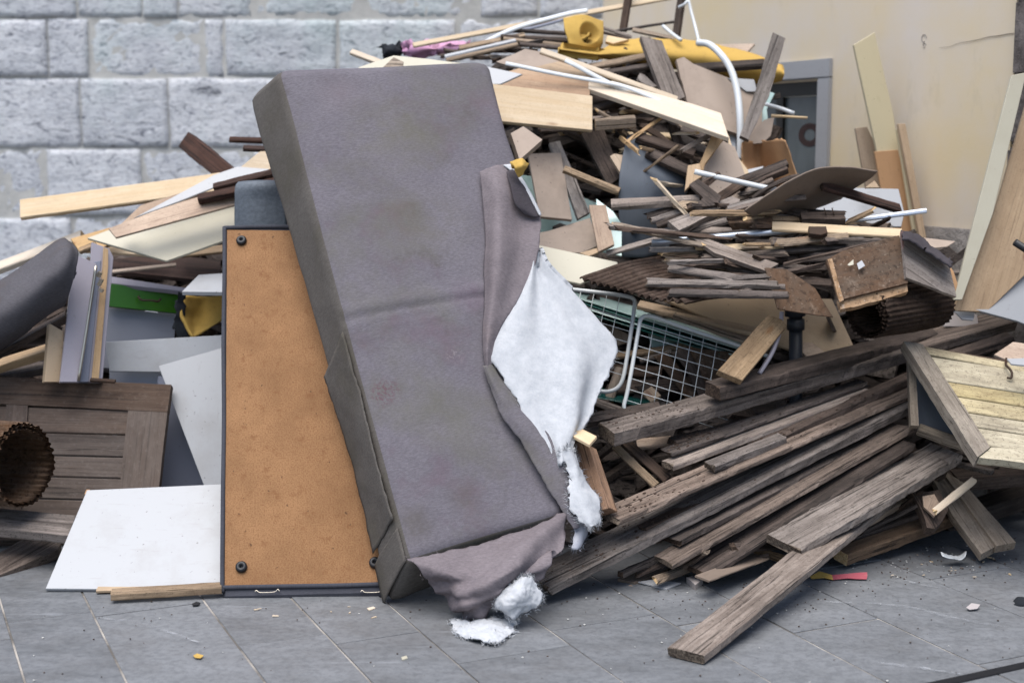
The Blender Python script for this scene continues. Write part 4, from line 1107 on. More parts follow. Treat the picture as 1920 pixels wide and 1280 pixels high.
S('stained_board', 'board', 'grey stained board behind the long narrow pine lath', M['taupe'], .014, (6.35, 0, -.3), [(930, 116), (985, 92), (1040, 102), (1072, 120), (1000, 130), (950, 122)], jag=.003)
S('white_scrap', 'scrap', 'white board corner beside the top right of the big cushion', M['white'], .01, (5.98, 0, -.2), [(900, 122), (980, 139), (938, 158), (900, 158)])
K('tan_board', 'lath', 'tan lath running level behind the scuffed weathered plank', M['tan'], (1090, 132, 6.4), (1232, 104, 6.45), .035, .02, 45, .0015)
K('brown_board', 'lath', 'brown lath below the tan one behind the scuffed weathered plank', M['brown'], (1130, 140, 6.35), (1240, 122, 6.38), .03, .02, 45, .0015)
K('brown_block', 'offcut', 'short brown offcut directly right of the broad pine shelf board', M['tan'], (1116, 226, 5.95), (1192, 221, 5.95), .05, .045, 15, .002)
K('brown_stick', 'stick', 'brown stick above the short brown offcut, under the wide pine board', M['brown'], (1112, 206, 6.1), (1180, 186, 6.15), .035, .025, 35, .002)
K('brown_stick', 'stick', 'second brown stick just above it under the wide pine board', M['brown'], (1112, 196, 6.15), (1165, 180, 6.2), .03, .02, 35, .002)
S('split_offcut', 'offcut', 'split pale wood tip behind the long narrow pine lath at its right half', M['greyl'], .02, (6.3, 0, -.1), [(1193, 150), (1200, 137), (1208, 140), (1232, 162), (1222, 164)], jag=.002)

# ------------------------------------------------------------ middle of the heap
S('block_board', 'board', 'light grey block of board touching the right edge of the cushion', M['taupe'], .035, (5.62, .05, -.2), [(958, 250), (981, 237), (1017, 262), (974, 300)], jag=.0015)
sheet('foam_chunk', 'foam', 'small yellow foam chunk caught at the top of the torn cover', M['foam'], .03, [[P(958, 303, 5.28), P(978, 298, 5.28), P(992, 306, 5.3)], [P(965, 315, 5.25), P(980, 312, 5.24), P(990, 314, 5.28)], [P(972, 332, 5.27), P(978, 330, 5.27), P(982, 326, 5.28)]], 14, 14, .008, 18, edge=.006)
S('glass_sheet', 'glass sheet', 'pale teal sheet behind the grey board and white stick right of the torn cover', M['teal'], .006, (6.05, .05, -.12), [(900, 320), (1000, 330), (1130, 385), (1165, 440), (1166, 478), (1000, 510), (900, 480)])
S('taupe_board', 'board', 'taupe board with yellow lower edge leaning on the teal sheet', M['taupe'], .018, (5.9, .05, -.15), [(990, 288), (1052, 286), (1073, 412), (1012, 406)], axis=(0, 3))
S('white_stick', 'plank', 'worn whitish plank leaning beside the taupe board on the teal sheet', M['greyl'], .02, (5.94, .05, -.15), [(1030, 268), (1050, 264), (1106, 398), (1084, 410), (1066, 360)], axis=(1, 2), jag=.002)
K('brown_stick', 'stick', 'rough brown stick with peeling bark crossing the dark gap', M['tan'], (1056, 318, 5.85), (1160, 360, 5.82), .03, .025, 45, .003)
S('brown_plank', 'plank', 'dark brown plank leaning steeply left of the slate sheet', M['greyd'], .025, (6.02, .0, -.15), [(1090, 250), (1132, 240), (1166, 330), (1140, 348)], axis=(0, 3), jag=.002)
S('pine_splint', 'splint', 'bright pine splinter at the left edge of the slate sheet', M['pinegold'], .02, (5.93, .0, -.15), [(1144, 293), (1152, 288), (1168, 291), (1164, 326)], jag=.001)
sheet('slate_sheet', 'sheet', 'bent slate grey sheet standing in the middle of the heap', M['slate'], .012,
      [[P(1176, 254, 6.0), P(1190, 252, 6.0), P(1202, 258, 6.02)], [P(1168, 290, 5.92), P(1200, 296, 5.92), P(1232, 296, 5.98)], [P(1162, 330, 5.86), P(1220, 338, 5.86), P(1288, 336, 5.95)],
       [P(1160, 380, 5.84), P(1220, 385, 5.84), P(1284, 372, 5.95)], [P(1162, 430, 5.84), P(1215, 432, 5.84), P(1262, 420, 5.92)], [P(1168, 482, 5.84), P(1210, 482, 5.84), P(1255, 470, 5.9)]], 26, 40, .004, 6)
for k, (lb, mt, A, B, w_, th_) in enumerate([
    ('rough brown plank resting on the upper rim of the slate sheet', 'brown', (1192, 258, 5.95), (1300, 292, 5.9), .045, .03),
    ('dark brown plank lower down on the rim of the slate sheet', 'brown', (1210, 288, 5.92), (1300, 330, 5.86), .05, .03),
    ('dim plank below the wide pine board, left of the golden pine struts', 'greyd', (1268, 262, 6.05), (1345, 300, 6.0), .05, .025),
    ('upper dim plank right under the tip of the wide pine board', 'greyd', (1275, 246, 6.12), (1350, 268, 6.08), .05, .025),
    ]):
    K('heap_plank', 'plank', lb, M[mt], A, B, w_, th_, 45, .003)
S('heap_plank', 'plank', 'narrow dark plank standing steeply right of the slate sheet', M['greyd'], .025, (5.98, 0, -.12), [(1252, 232), (1270, 236), (1304, 330), (1288, 340)], axis=(0, 3), jag=.002)
S('pine_strut', 'strut', 'golden pine strut leaning under the tip of the wide pine board', M['pinegold'], .022, (5.88, 0, -.12), [(1336, 250), (1362, 252), (1322, 308), (1316, 332), (1300, 330), (1312, 306)], axis=(0, 3))
S('pine_strut', 'strut', 'short golden pine end below the leaning pine strut', M['pinegold'], .022, (5.82, 0, -.12), [(1290, 310), (1312, 306), (1318, 330), (1302, 340), (1284, 358)], axis=(0, 4))
S('grey_board', 'board', 'grey board with rounded top leaning right of the golden struts', M['taupe'], .018, (5.92, .0, -.12), [(1316, 340), (1322, 300), (1356, 264), (1378, 276), (1398, 330), (1404, 372), (1345, 380)], jag=.001)
S('pine_board', 'board', 'pine strip behind the right edge of the grey round topped board', M['pine'], .015, (6.0, .0, -.12), [(1366, 252), (1376, 284), (1402, 318), (1406, 332), (1392, 336), (1366, 280)])
sheet('cardboard', 'cardboard', 'curved piece of brown cardboard in front of the dark doorway', M['card'], .004,
      [[P(1392, 268, 6.15), P(1420, 264, 6.3), P(1455, 262, 6.15), P(1470, 264, 6.05)], [P(1392, 292, 6.15), P(1420, 290, 6.32), P(1460, 290, 6.15), P(1482, 294, 6.05)], [P(1396, 312, 6.15), P(1425, 312, 6.32), P(1465, 320, 6.15), P(1492, 326, 6.05)], [P(1430, 350, 6.15), P(1445, 352, 6.3), P(1470, 350, 6.15), P(1494, 350, 6.05)]], 30, 22, .004, 6, edge=.006)
S('white_scrap', 'scrap', 'white paper scrap below the brown cardboard', M['white'], .004, (6.0, 0, -.3), [(1400, 318), (1432, 311), (1428, 320), (1404, 326)])
for k, (lb, mt, A, B, w_) in enumerate([
    ('uppermost of three dark ridged sticks under the cardboard', 'greyd', (1384, 342, 5.85), (1478, 306, 5.85), .03),
    ('middle one of three dark ridged sticks under the cardboard', 'greyd', (1388, 354, 5.82), (1478, 317, 5.82), .03),
    ('lowest and shortest of three dark ridged sticks under the cardboard', 'grey', (1400, 362, 5.8), (1452, 340, 5.8), .03)]):
    K('ridged_stick', 'stick', lb, M[mt], A, B, w_, .03, 45, .003)
T('white_pipe', 'pipe', 'thin white pipe sloping down to the curled taupe sheet', M['whitepl'], .0115, [(1302, 322, 5.76), (1380, 340, 5.74), (1466, 359, 5.72)], 8, 10)
K('twig', 'stick', 'crooked brown branch piece crossing the right end of the white pipe', M['brown'], (1412, 372, 5.7), (1502, 330, 5.72), .018, .018, 45, .004, bow=.02)
K('twig', 'stick', 'short peeling stick lying across the white pipe near its left end', M['brown'], (1322, 346, 5.72), (1352, 326, 5.74), .025, .02, 45, .004)
K('bark_log', 'log', 'grey split log lying level across the slate sheet', M['greyl'], (1146, 385, 5.7), (1312, 376, 5.68), .045, .035, 40, .004, taper=.9, ch=.012)
S('broken_board', 'board', 'broken dark board wedge at the right end of the grey split log', M['greyd'], .012, (5.66, 0, -.2), [(1292, 346), (1310, 335), (1352, 368), (1346, 384), (1300, 389), (1318, 370)], jag=.004)
S('splintered_board', 'offcut', 'pale splintered chip under the right end of the grey split log', M['tan'], .015, (5.68, 0, -.2), [(1262, 384), (1296, 370), (1318, 384), (1290, 392)], jag=.004)
S('split_board', 'board', 'pale split board with long splinters sloping up right below the broken dark wedge', M['greyl'], .03, (5.62, 0, -.25), [(1252, 414), (1300, 396), (1372, 368), (1388, 374), (1382, 388), (1330, 404), (1274, 432)], axis=(0, 2), jag=.003)
for k, (lb, mt, A, B, w_) in enumerate([
    ('uppermost broken dark stick left of the pale split board', 'greyd', (1216, 408, 5.7), (1300, 384, 5.7), .03),
    ('middle broken dark stick left of the pale split board', 'grey', (1222, 416, 5.68), (1282, 396, 5.68), .026),
    ('lowest broken dark stick left of the pale split board', 'greyd', (1236, 424, 5.66), (1290, 404, 5.66), .026)]):
    K('broken_stick', 'stick', lb, M[mt], A, B, w_, .022, 45, .004, cut=.02)
sheet('curled_sheet', 'sheet', 'curled brown grey sheet arching over the right of the heap', M['shade'], .005,
      [[P(1396, 396, 5.36), P(1440, 366, 5.36), P(1480, 341, 5.38), P(1528, 318, 5.42), P(1585, 314, 5.46), P(1645, 323, 5.46)],
       [P(1404, 402, 5.42), P(1450, 380, 5.44), P(1494, 358, 5.46), P(1540, 338, 5.5), P(1588, 334, 5.52), P(1628, 338, 5.52)],
       [P(1420, 412, 5.54), P(1462, 398, 5.56), P(1504, 380, 5.58), P(1545, 362, 5.60), P(1580, 356, 5.62), P(1602, 354, 5.62)],
       [P(1440, 418, 5.72), P(1478, 410, 5.72), P(1514, 398, 5.74), P(1540, 388, 5.76), P(1560, 380, 5.76), P(1576, 374, 5.76)]], 50, 26, .003, 5, edge=.002)
K('brown_lath', 'lath', 'dark red brown lath running down right from under the curled sheet', M['choc'], (1545, 352, 5.5), (1692, 396, 5.62), .045, .02, 40, .0015)
K('bent_branch', 'branch', 'long thin bent stick lying on the curled sheet', M['grey'], (1345, 405, 5.50), (1512, 372, 5.48), .02, .016, 50, .003, bow=.02)
S('white_board', 'board', 'white board standing behind the dark red brown lath', M['white'], .012, (5.85, 0, -.12), [(1530, 390), (1600, 352), (1685, 354), (1696, 400), (1690, 425), (1540, 425)])
S('tan_scrap', 'board', 'small bark coloured scrap on top of the white board behind the rail', M['mdf'], .01, (5.8, 0, -.12), [(1622, 352), (1640, 338), (1650, 352)])
T('alu_rail', 'rail', 'grey aluminium rail pointing right in front of the white board', M['alu'], .011, [(1545, 420, 5.52), (1640, 408, 5.5), (1737, 395, 5.48)], 6, 8, flat=.6, smooth=False)
T('alu_pipe', 'pipe', 'long aluminium tube lying level below the pale lath', M['alu'], .0125, [(1222, 455, 5.45), (1370, 442, 5.45), (1520, 430, 5.45)], 8, 10)
K('pale_lath', 'lath', 'pale bare lath with slanted end lying level on the right of the heap', M['pine'], (1448, 430, 5.42), (1692, 444, 5.36), .05, .014, 38, .001)
S('dark_clip', 'bracket', 'small dark brown clamp on the pale bare lath', M['iron'], .02, (5.36, 0, -.3), [(1516, 424), (1549, 424), (1552, 436), (1540, 440), (1517, 437)])
sheet('bark_roll', 'bark', 'dark curled bark sheet left of the pale bare lath', M['rust'], .006, [[P(1362, 408, 5.52), P(1400, 404, 5.5), P(1448, 408, 5.5)], [P(1366, 418, 5.47), P(1404, 416, 5.45), P(1450, 420, 5.45)], [P(1372, 432, 5.5), P(1408, 430, 5.48), P(1452, 432, 5.48)]], 22, 14, .006, 12, edge=.004)
wc = K('nailed_block', 'offcut', 'rotten brown block with rusty nails standing in its top', M['brown'], (1504, 411, 5.46), (1586, 409, 5.46), .05, .03, 30, .005)
for u in (1549, 1564): T('nail', None, None, M['iron'], .0022, [P(u, 404, 5.47), P(u - 4, 390, 5.48)], None, 6, wc)
for k, (lb, mt, A, B, w_, th_) in enumerate([
    ('thin pale lath under the aluminium tube', 'pine', (1305, 466, 5.42), (1505, 466, 5.40), .03, .01),
    ('greyish lath beneath the thin pale lath, reaching left', 'greyl', (1218, 470, 5.45), (1470, 468, 5.45), .025, .014),
    ('broken flaky brown plank beneath the small clamp', 'tan', (1450, 458, 5.37), (1592, 446, 5.36), .035, .018),
    ('dark lath in the layered stack below the clamp', 'greyd', (1420, 474, 5.4), (1640, 462, 5.36), .04, .02),
    ('small stone coloured block at the right end of the layered stack', 'greyl', (1588, 450, 5.38), (1620, 446, 5.38), .03, .025),
    ('long thin brown moulding slanting below the layered stack', 'brown', (1470, 496, 5.30), (1682, 446, 5.26), .014, .01),
    ('lower dark board in the layered stack', 'brown', (1380, 488, 5.45), (1600, 482, 5.4), .06, .02)]):
    K('stack_lath', 'lath', lb, M[mt], A, B, w_, th_, 35, .0025, cut=.008)
S('grey_plank', 'plank', 'grey slat slanting down right across the layered stack, upper one', M['greyl'], .018, (5.36, 0, -.25), [(1288, 440), (1306, 440), (1400, 474), (1460, 494), (1436, 508), (1340, 474)], axis=(1, 3), jag=.002)
S('grey_plank', 'plank', 'grey slat slanting down right across the layered stack, lower one', M['grey'], .018, (5.39, 0, -.25), [(1296, 456), (1316, 452), (1380, 490), (1440, 506), (1420, 516), (1360, 498)], axis=(1, 3), jag=.002)
K('long_slat', 'plank', 'long thin grey slat rising right from the cream board', M['greyl'], (1138, 478, 5.62), (1365, 415, 5.58), .03, .016, 40, .002)
S('cream_board', 'board', 'cream painted board tip sticking out right of the torn cover', M['cream'], .012, (5.5, .0, -.2), [(940, 440), (1010, 459), (1158, 491), (1158, 500), (1088, 532), (940, 500)])
S('taupe_board', 'board', 'light taupe board lying over the teal sheet above the cream board', M['taupe'], .012, (5.78, 0, -.2), [(940, 450), (1030, 432), (1106, 408), (1124, 460), (1090, 474), (940, 470)])
S('tan_board', 'board', 'orange tan board offcut with dark cracks above the cream board', M['ply'], .018, (5.66, 0, -.15), [(1104, 384), (1136, 384), (1152, 458), (1122, 472)], axis=(0, 3))
S('glass_sheet', 'glass sheet', 'pale glass corner right of the orange tan offcut', M['teal'], .006, (5.75, 0, -.15), [(1118, 372), (1150, 396), (1166, 420), (1166, 480), (1120, 470)])
S('pine_offcut', 'offcut', 'pine offcut lying at the lower end of the orange tan offcut', M['pinegold'], .015, (5.6, 0, -.25), [(1086, 474), (1120, 464), (1124, 472), (1104, 480)])
# corrugated sheet and slats
sheet('corrugated_sheet', 'sheet', 'brown rusty corrugated sheet with wavy lower rim above the wire baskets', M['rustd'], .004,
      [[P(1088, 522, 5.30), P(1180, 492, 5.45), P(1290, 478, 5.55), P(1420, 476, 5.6)], [P(1150, 538, 5.22), P(1230, 512, 5.36), P(1330, 502, 5.46), P(1450, 500, 5.52)],
       [P(1215, 556, 5.16), P(1290, 536, 5.28), P(1380, 530, 5.38), P(1490, 528, 5.45)], [P(1288, 566, 5.10), P(1350, 556, 5.2), P(1420, 552, 5.3), P(1520, 552, 5.38)]], 24, 110, .004, 6, corr=(.0075, 15, 'v'), edge=.004)
for k, (lb, mt, A, B, w_, th_, tp) in enumerate([
    ('grey slat with pointed left tip on the corrugated sheet', 'grey', (1252, 506, 5.28), (1470, 540, 5.2), .045, .014, .9),
    ('grey slat with crumbling left end lower on the corrugated sheet', 'greyl', (1212, 530, 5.2), (1460, 536, 5.15), .035, .02, .9),
    ('shadowed slat at the rim of the corrugated sheet', 'greyd', (1256, 552, 5.12), (1480, 556, 5.1), .04, .014, .9),
    ('dark slat between the two grey slats on the corrugated sheet', 'greyd', (1330, 520, 5.3), (1560, 536, 5.25), .05, .014, .9)]):
    K('roof_slat', 'slat', lb, M[mt], A, B, w_, th_, 30, .003, taper=tp, cut=.015)
S('bent_sheet', 'sheet', 'grey brown bent sheet hanging at the right end of the slats', M['rust'], .006, (5.2, 0, -.12), [(1434, 502), (1475, 505), (1528, 540), (1562, 594), (1480, 582), (1458, 578)], jag=.002)
# rusty lidded sheet, bent board and roll on the right
rb = root('rusty_box', 'box', 'rusty brown metal box side with flaking lower edge and two paper flecks', P(1630, 575, 5.12))
S('side_plate', None, None, M['rust'], .02, (5.12, .0, -.12), [(1549, 488), (1580, 470), (1686, 441), (1703, 530), (1574, 562)], axis=(2, 1), jag=.0012, parent=rb)
S('flaking_rim', None, None, M['flake'], .028, (5.075, .0, -.12), [(1571, 560), (1640, 545), (1700, 518), (1702, 546), (1640, 566), (1576, 580)], jag=.004, parent=rb)
S('paper_fleck', None, None, M['cream'], .002, (5.105, .0, -.12), [(1589, 496), (1600, 486), (1600, 496), (1592, 498)], jag=.003, parent=rb)
S('paper_fleck', None, None, M['white'], .002, (5.10, .0, -.12), [(1606, 494), (1616, 488), (1622, 498), (1610, 505)], jag=.003, parent=rb)
S('flange', None, None, M['flake'], .012, (5.085, .0, -.12), [(1552, 486), (1560, 484), (1582, 562), (1574, 566)], jag=.002, parent=rb)
gb = root('bent_board', 'board', 'bent grey board with ragged folded top edge right of the rusty box', P(1745, 555, 5.15))
S('board', None, None, M['greyl'], .014, (5.15, .1, -.14), [(1692, 436), (1712, 446), (1778, 492), (1790, 540), (1793, 556), (1700, 520), (1694, 470)], axis=(1, 2), jag=.002, parent=gb)
sheet('ragged_fold', None, None, M['shade_rag'], .008, [[P(1690, 432, 5.18), P(1716, 438, 5.2), P(1742, 458, 5.2), P(1770, 478, 5.18), P(1786, 492, 5.16)], [P(1692, 448, 5.10), P(1714, 452, 5.10), P(1742, 472, 5.10), P(1766, 488, 5.1), P(1784, 500, 5.1)]], 40, 10, .008, 16, parent=gb, edge=.006)
S('red_edge', None, None, M['emblemred'], .004, (5.13, .1, -.14), [(1688, 436), (1694, 432), (1696, 462), (1692, 468)], parent=gb)
S('orange_shard', 'shard', 'small reddish shard at the right edge of the bent grey board', M['card'], .006, (5.2, 0, -.1), [(1778, 494), (1788, 508), (1796, 532), (1792, 546), (1782, 520)])
S('grey_sheet', 'sheet', 'thin grey sheet corner pointing right behind the bent grey board', M['taupe'], .004, (5.45, 0, -.3), [(1720, 444), (1792, 452), (1776, 462), (1738, 466)])
roll('corrugated_roll', 'roll', 'rusty corrugated sheet rolled up in layers under the rusty box', M['rustd'], P(1625, 590, 5.12), (.82, .55, .05), .060, 3.2, .36, 30, .0035, .013, squash=.9)

# thin broken sticks of the tangle, too alike to tell apart
def scatter(label, group, poly, n, sd_, depth, lens, slope, mats, wr):
    r_ = random.Random(sd_); k = 0
    us, vs_ = [p[0] for p in poly], [p[1] for p in poly]
    while k < n:
        u, v = r_.uniform(min(us), max(us)), r_.uniform(min(vs_), max(vs_))
        if not inside(u, v, poly): continue
        k += 1
        L = r_.uniform(*lens); m = r_.gauss(*slope); y = depth(v) + r_.uniform(-.06, .12); dy = r_.uniform(-.12, .12)
        K('broken_stick', 'stick', label, M[r_.choice(mats)], (u - L / 2, v - m * L / 2, y - dy), (u + L / 2, v + m * L / 2, y + dy), r_.uniform(*wr), r_.uniform(.008, .022), r_.uniform(10, 50), .0035, cut=.03, taper=r_.uniform(.5, 1), group=group)
def inside(x, y, poly):
    c = False; j = len(poly) - 1
    for i in range(len(poly)):
        (xi, yi), (xj, yj) = poly[i], poly[j]
        if (yi > y) != (yj > y) and x < (xj - xi) * (y - yi) / (yj - yi) + xi: c = not c
        j = i
    return c
scatter('thin dark splintered stick in the layered tangle right of the wire baskets', 'thin splintered sticks in the layered tangle', [(1230, 400), (1420, 395), (1680, 440), (1560, 520), (1450, 545), (1200, 500)], 34, 5,
        lambda v: 5.5 - (v - 400) / 100 * .18, (70, 230), (.03, .14), ('greyd', 'grey', 'tan', 'brown', 'greyl'), (.014, .04))
scatter('thin broken stick in the dark upper tangle below the pine boards', 'thin sticks in the upper tangle', [(1120, 195), (1350, 255), (1345, 330), (1200, 250), (1000, 250), (985, 240)], 22, 8,
        lambda v: 6.22, (60, 160), (.25, .35), ('brown', 'pine', 'grey', 'tan'), (.015, .045))
scatter('thin lath among the loose laths beside the yellow foam block', 'thin laths around the yellow foam', [(850, 100), (930, 75), (990, 66), (990, 100), (960, 110)], 14, 12,
        lambda v: 6.6, (60, 140), (-.08, .14), ('tan', 'greyl', 'brown', 'greyd'), (.012, .024))
scatter('thin splinter of wood in the shadow between the long planks and the paving', 'splinters under the plank stack', [(1200, 1060), (1500, 1000), (1720, 920), (1700, 960), (1500, 1040), (1300, 1080)], 16, 15,
        lambda v: 4.75 + (1060 - v) / 100 * .32, (50, 130), (-.3, .25), ('tan', 'grey', 'greyd', 'brown'), (.012, .04))
scatter('small pale splinter caught in the upper right tangle of the heap', 'pale splinters in the tangle', [(1020, 130), (1260, 190), (1400, 300), (1480, 400), (1300, 420), (1200, 400), (1120, 250)], 16, 25,
        lambda v: 6.25 - (v - 130) / 100 * .22, (30, 90), (.1, .5), ('pine', 'tan', 'greyl', 'pinegold'), (.008, .022))
scatter('short broken board end jammed in the right shoulder of the heap', 'broken board ends at the right shoulder', [(1380, 330), (1520, 390), (1700, 440), (1640, 470), (1400, 440), (1330, 400)], 22, 27,
        lambda v: 5.58 - (v - 400) / 100 * .2, (40, 120), (-.1, .35), ('greyd', 'brown', 'grey', 'greyl', 'tan'), (.02, .06))
# ------------------------------------------------------------ behind and around the wire baskets
S('beige_sheet', 'board', 'big dull beige sheet in shadow behind the dark iron post', M['mdf'], .012, (5.62, .05, -.2), [(1230, 556), (1320, 552), (1560, 560), (1610, 668), (1480, 655)])
K('tan_board', 'board', 'upper tan board edge slanting under the beige sheet', M['pinegold'], (1195, 572, 5.6), (1440, 630, 5.48), .07, .02, 15, .002)
K('tan_board', 'board', 'lower tan board edge slanting under the beige sheet', M['tan'], (1262, 590, 5.55), (1420, 645, 5.45), .07, .02, 15, .002)
S('plank_end', 'offcut', 'orange tan offcut end beside the foot of the dark iron post', M['ply'], .02, (5.45, 0, -.2), [(1502, 640), (1524, 642), (1550, 662), (1512, 668), (1500, 655)])
for k, (lb, A, B) in enumerate([
    ('topmost sheet of the pile of green edged glass behind the wire baskets', (1040, 545, 5.72), (1392, 655, 5.55)),
    ('second sheet of the pile of green edged glass behind the wire baskets', (1045, 553, 5.70), (1378, 660, 5.54)),
    ('third sheet of the pile of green edged glass behind the wire baskets', (1050, 562, 5.69), (1385, 668, 5.53)),
    ('lowest sheet of the pile of green edged glass behind the wire baskets', (1060, 574, 5.68), (1350, 664, 5.53))]):
    K('glass_sheet', 'glass sheet', lb, M['tealedge' if k % 2 else 'teal'], A, B, .22, .005, 6, .0005, seg=4, group='sheets of glass behind the wire baskets')
K('glass_sheet', 'glass sheet', 'dark green glass edge low down behind the left wire basket', M['tealedge'], (1085, 738, 5.5), (1215, 762, 5.45), .15, .006, 6, .0005, seg=4)
K('white_lath', 'lath', 'pale bare lath low behind the left wire basket', M['greyl'], (1095, 748, 5.45), (1180, 778, 5.4), .04, .015, 25, .001)
S('tan_scrap', 'board', 'tan board scrap seen through the upper mesh of the left basket', M['ply'], .012, (5.72, 0, -.2), [(1110, 602), (1150, 612), (1190, 632), (1178, 640), (1150, 648), (1120, 640)])
S('glass_sheet', 'glass sheet', 'broken teal pane seen through the mesh of the right basket', M['teal'], .005, (5.68, 0, -.2), [(1215, 625), (1265, 618), (1300, 640), (1290, 655), (1225, 662)])
for k, (lb, mt, A, B, w_, th_) in enumerate([
    ('tan stick crossing behind both wire baskets', 'tan', (1150, 672, 5.62), (1310, 648, 5.6), .03, .015),
    ('short pale stick behind the left rail of the right basket', 'greyl', (1200, 678, 5.6), (1260, 660, 5.58), .02, .012),
    ('brown stick fallen across the lower mesh of the left basket', 'brown', (1140, 700, 5.6), (1240, 705, 5.55), .05, .02),
    ('dark brown stick low behind the right basket', 'brown', (1150, 735, 5.55), (1320, 728, 5.5), .06, .02),
    ('tan stick standing behind the left basket near the wadding', 'tan', (1150, 750, 5.5), (1172, 690, 5.6), .04, .02),
    ('golden stick end low behind the right basket', 'pinegold', (1205, 735, 5.45), (1222, 752, 5.42), .05, .02)]):
    K('heap_stick', 'stick', lb, M[mt], A, B, w_, th_, 45, .003)
for k, (lb, rows, mt) in enumerate([
    ('reddish brown bark strip curving down behind the right basket, left one', [[(1226, 668), (1250, 660)], [(1252, 700), (1275, 690)], [(1285, 745), (1305, 735)], [(1300, 775), (1322, 770)]], 'rust'),
    ('reddish brown bark strip curving down behind the right basket, middle one', [[(1258, 660), (1290, 650)], [(1285, 690), (1312, 680)], [(1306, 730), (1335, 722)], [(1318, 770), (1346, 765)]], 'door'),
    ('wide brown curved sheet behind the right end of the right basket', [[(1290, 650), (1390, 662)], [(1305, 680), (1385, 690)], [(1325, 720), (1370, 720)], [(1340, 760), (1365, 745)]], 'rust')]):
    sheet('bark_strip', 'bark', lb, M[mt], .005, [[P(u, v, 5.52 - i * .02 + j * .03) for j, (u, v) in enumerate(r)] for i, r in enumerate(rows)], 10, 20, .006, 10, edge=.003)

def basket(label, frame_path, pl, wires):
    o, n = pl
    H = lambda u, v, k=0: hit(u, v, o + n * k, n)
    rt = root('wire_basket', 'wire basket', label, H(*frame_path[len(frame_path) // 2]))
    pts = [H(u, v) for u, v in frame_path]
    T('frame', None, None, M['steel'], .0078, pts, 90, 10, rt)
    bm = bmesh.new()
    for k, (a, b) in enumerate(wires):
        tube_bm(bm, [H(*a, .001 if k % 2 else .003), H(*b, .001 if k % 2 else .003)], .0014, 6)
    c = H(*wires[0][0]); bm.transform(Matrix.Translation(-c))
    bmesh.ops.recalc_face_normals(bm, faces=bm.faces[:])
    link('wire_grid', bm, M['steel'], Matrix.Translation(c), rt, True)
pl1 = plane3((1060, 543, 5.42), (1190, 565, 5.38), (1165, 720, 5.25))
wr = [((1089, 546), (1052, 720)), ((1114, 549), (1078, 724)), ((1138, 552), (1102, 726)), ((1162, 556), (1126, 732))]
wr += [((1020, 553 + 21 * k), (1188 - 3.2 * k, 602 + 20.5 * k)) for k in range(6)]
basket('left wire basket of white enamelled mesh, half behind the wadding', [(1000, 534), (1060, 541), (1120, 548), (1172, 555), (1189, 562), (1189, 580), (1182, 630), (1174, 680), (1167, 712), (1156, 728), (1136, 734), (1110, 730), (1060, 720)], pl1, wr)
pl2 = plane3((1200, 600, 5.30), (1390, 650, 5.42), (1172, 755, 5.16))
wr = [((1227, 600), (1198, 775)), ((1251, 607), (1223, 775)), ((1276, 615), (1247, 775)), ((1298, 622), (1272, 772)), ((1320, 629), (1297, 768)), ((1345, 637), (1324, 762))]
wr += [((1199 - 3.6 * k, 606 + 20.5 * k), (1392 - 4.5 * k, 664 + 20.5 * k)) for k in range(8)]
basket('right wire basket of white enamelled mesh, caught above the long planks', [(1440, 668), (1390, 650), (1330, 630), (1270, 610), (1235, 597), (1214, 592), (1202, 598), (1198, 615), (1191, 655), (1183, 700), (1175, 740), (1170, 760), (1172, 775)], pl2, wr)

# dark post, hose, boards
po = root('iron_post', 'post', 'dark blue grey iron post standing under the rusty box', G(1492, 1000))
T('shaft', None, None, M['bollard'], .026, [P(1492, 590, 5.42), P(1492, 990, 5.42)], None, 18, po)
T('collar', None, None, M['bollard'], .034, [P(1492, 598, 5.42), P(1492, 618, 5.42)], None, 18, po)
T('head', None, None, M['bollard'], .04, [P(1490, 560, 5.42), P(1491, 592, 5.42)], None, 18, po)
T('grey_hose', 'hose', 'grey flexible hose hanging beside the dark iron post', M['lilac'], .0085, [(1466, 585, 5.28), (1462, 620, 5.25), (1448, 660, 5.2), (1424, 700, 5.16)], 30, 10)
S('brown_plank', 'plank', 'tan brown plank leaning in front of the right wire basket', M['tan'], .03, (5.16, .05, -.18), [(1346, 694), (1440, 590), (1466, 598), (1476, 610), (1392, 713)], axis=(0, 1))
K('tan_lath', 'lath', 'small lath lying on the leaning tan brown plank', M['tan'], (1398, 678, 5.13), (1452, 622, 5.22), .02, .014, 45, .001)

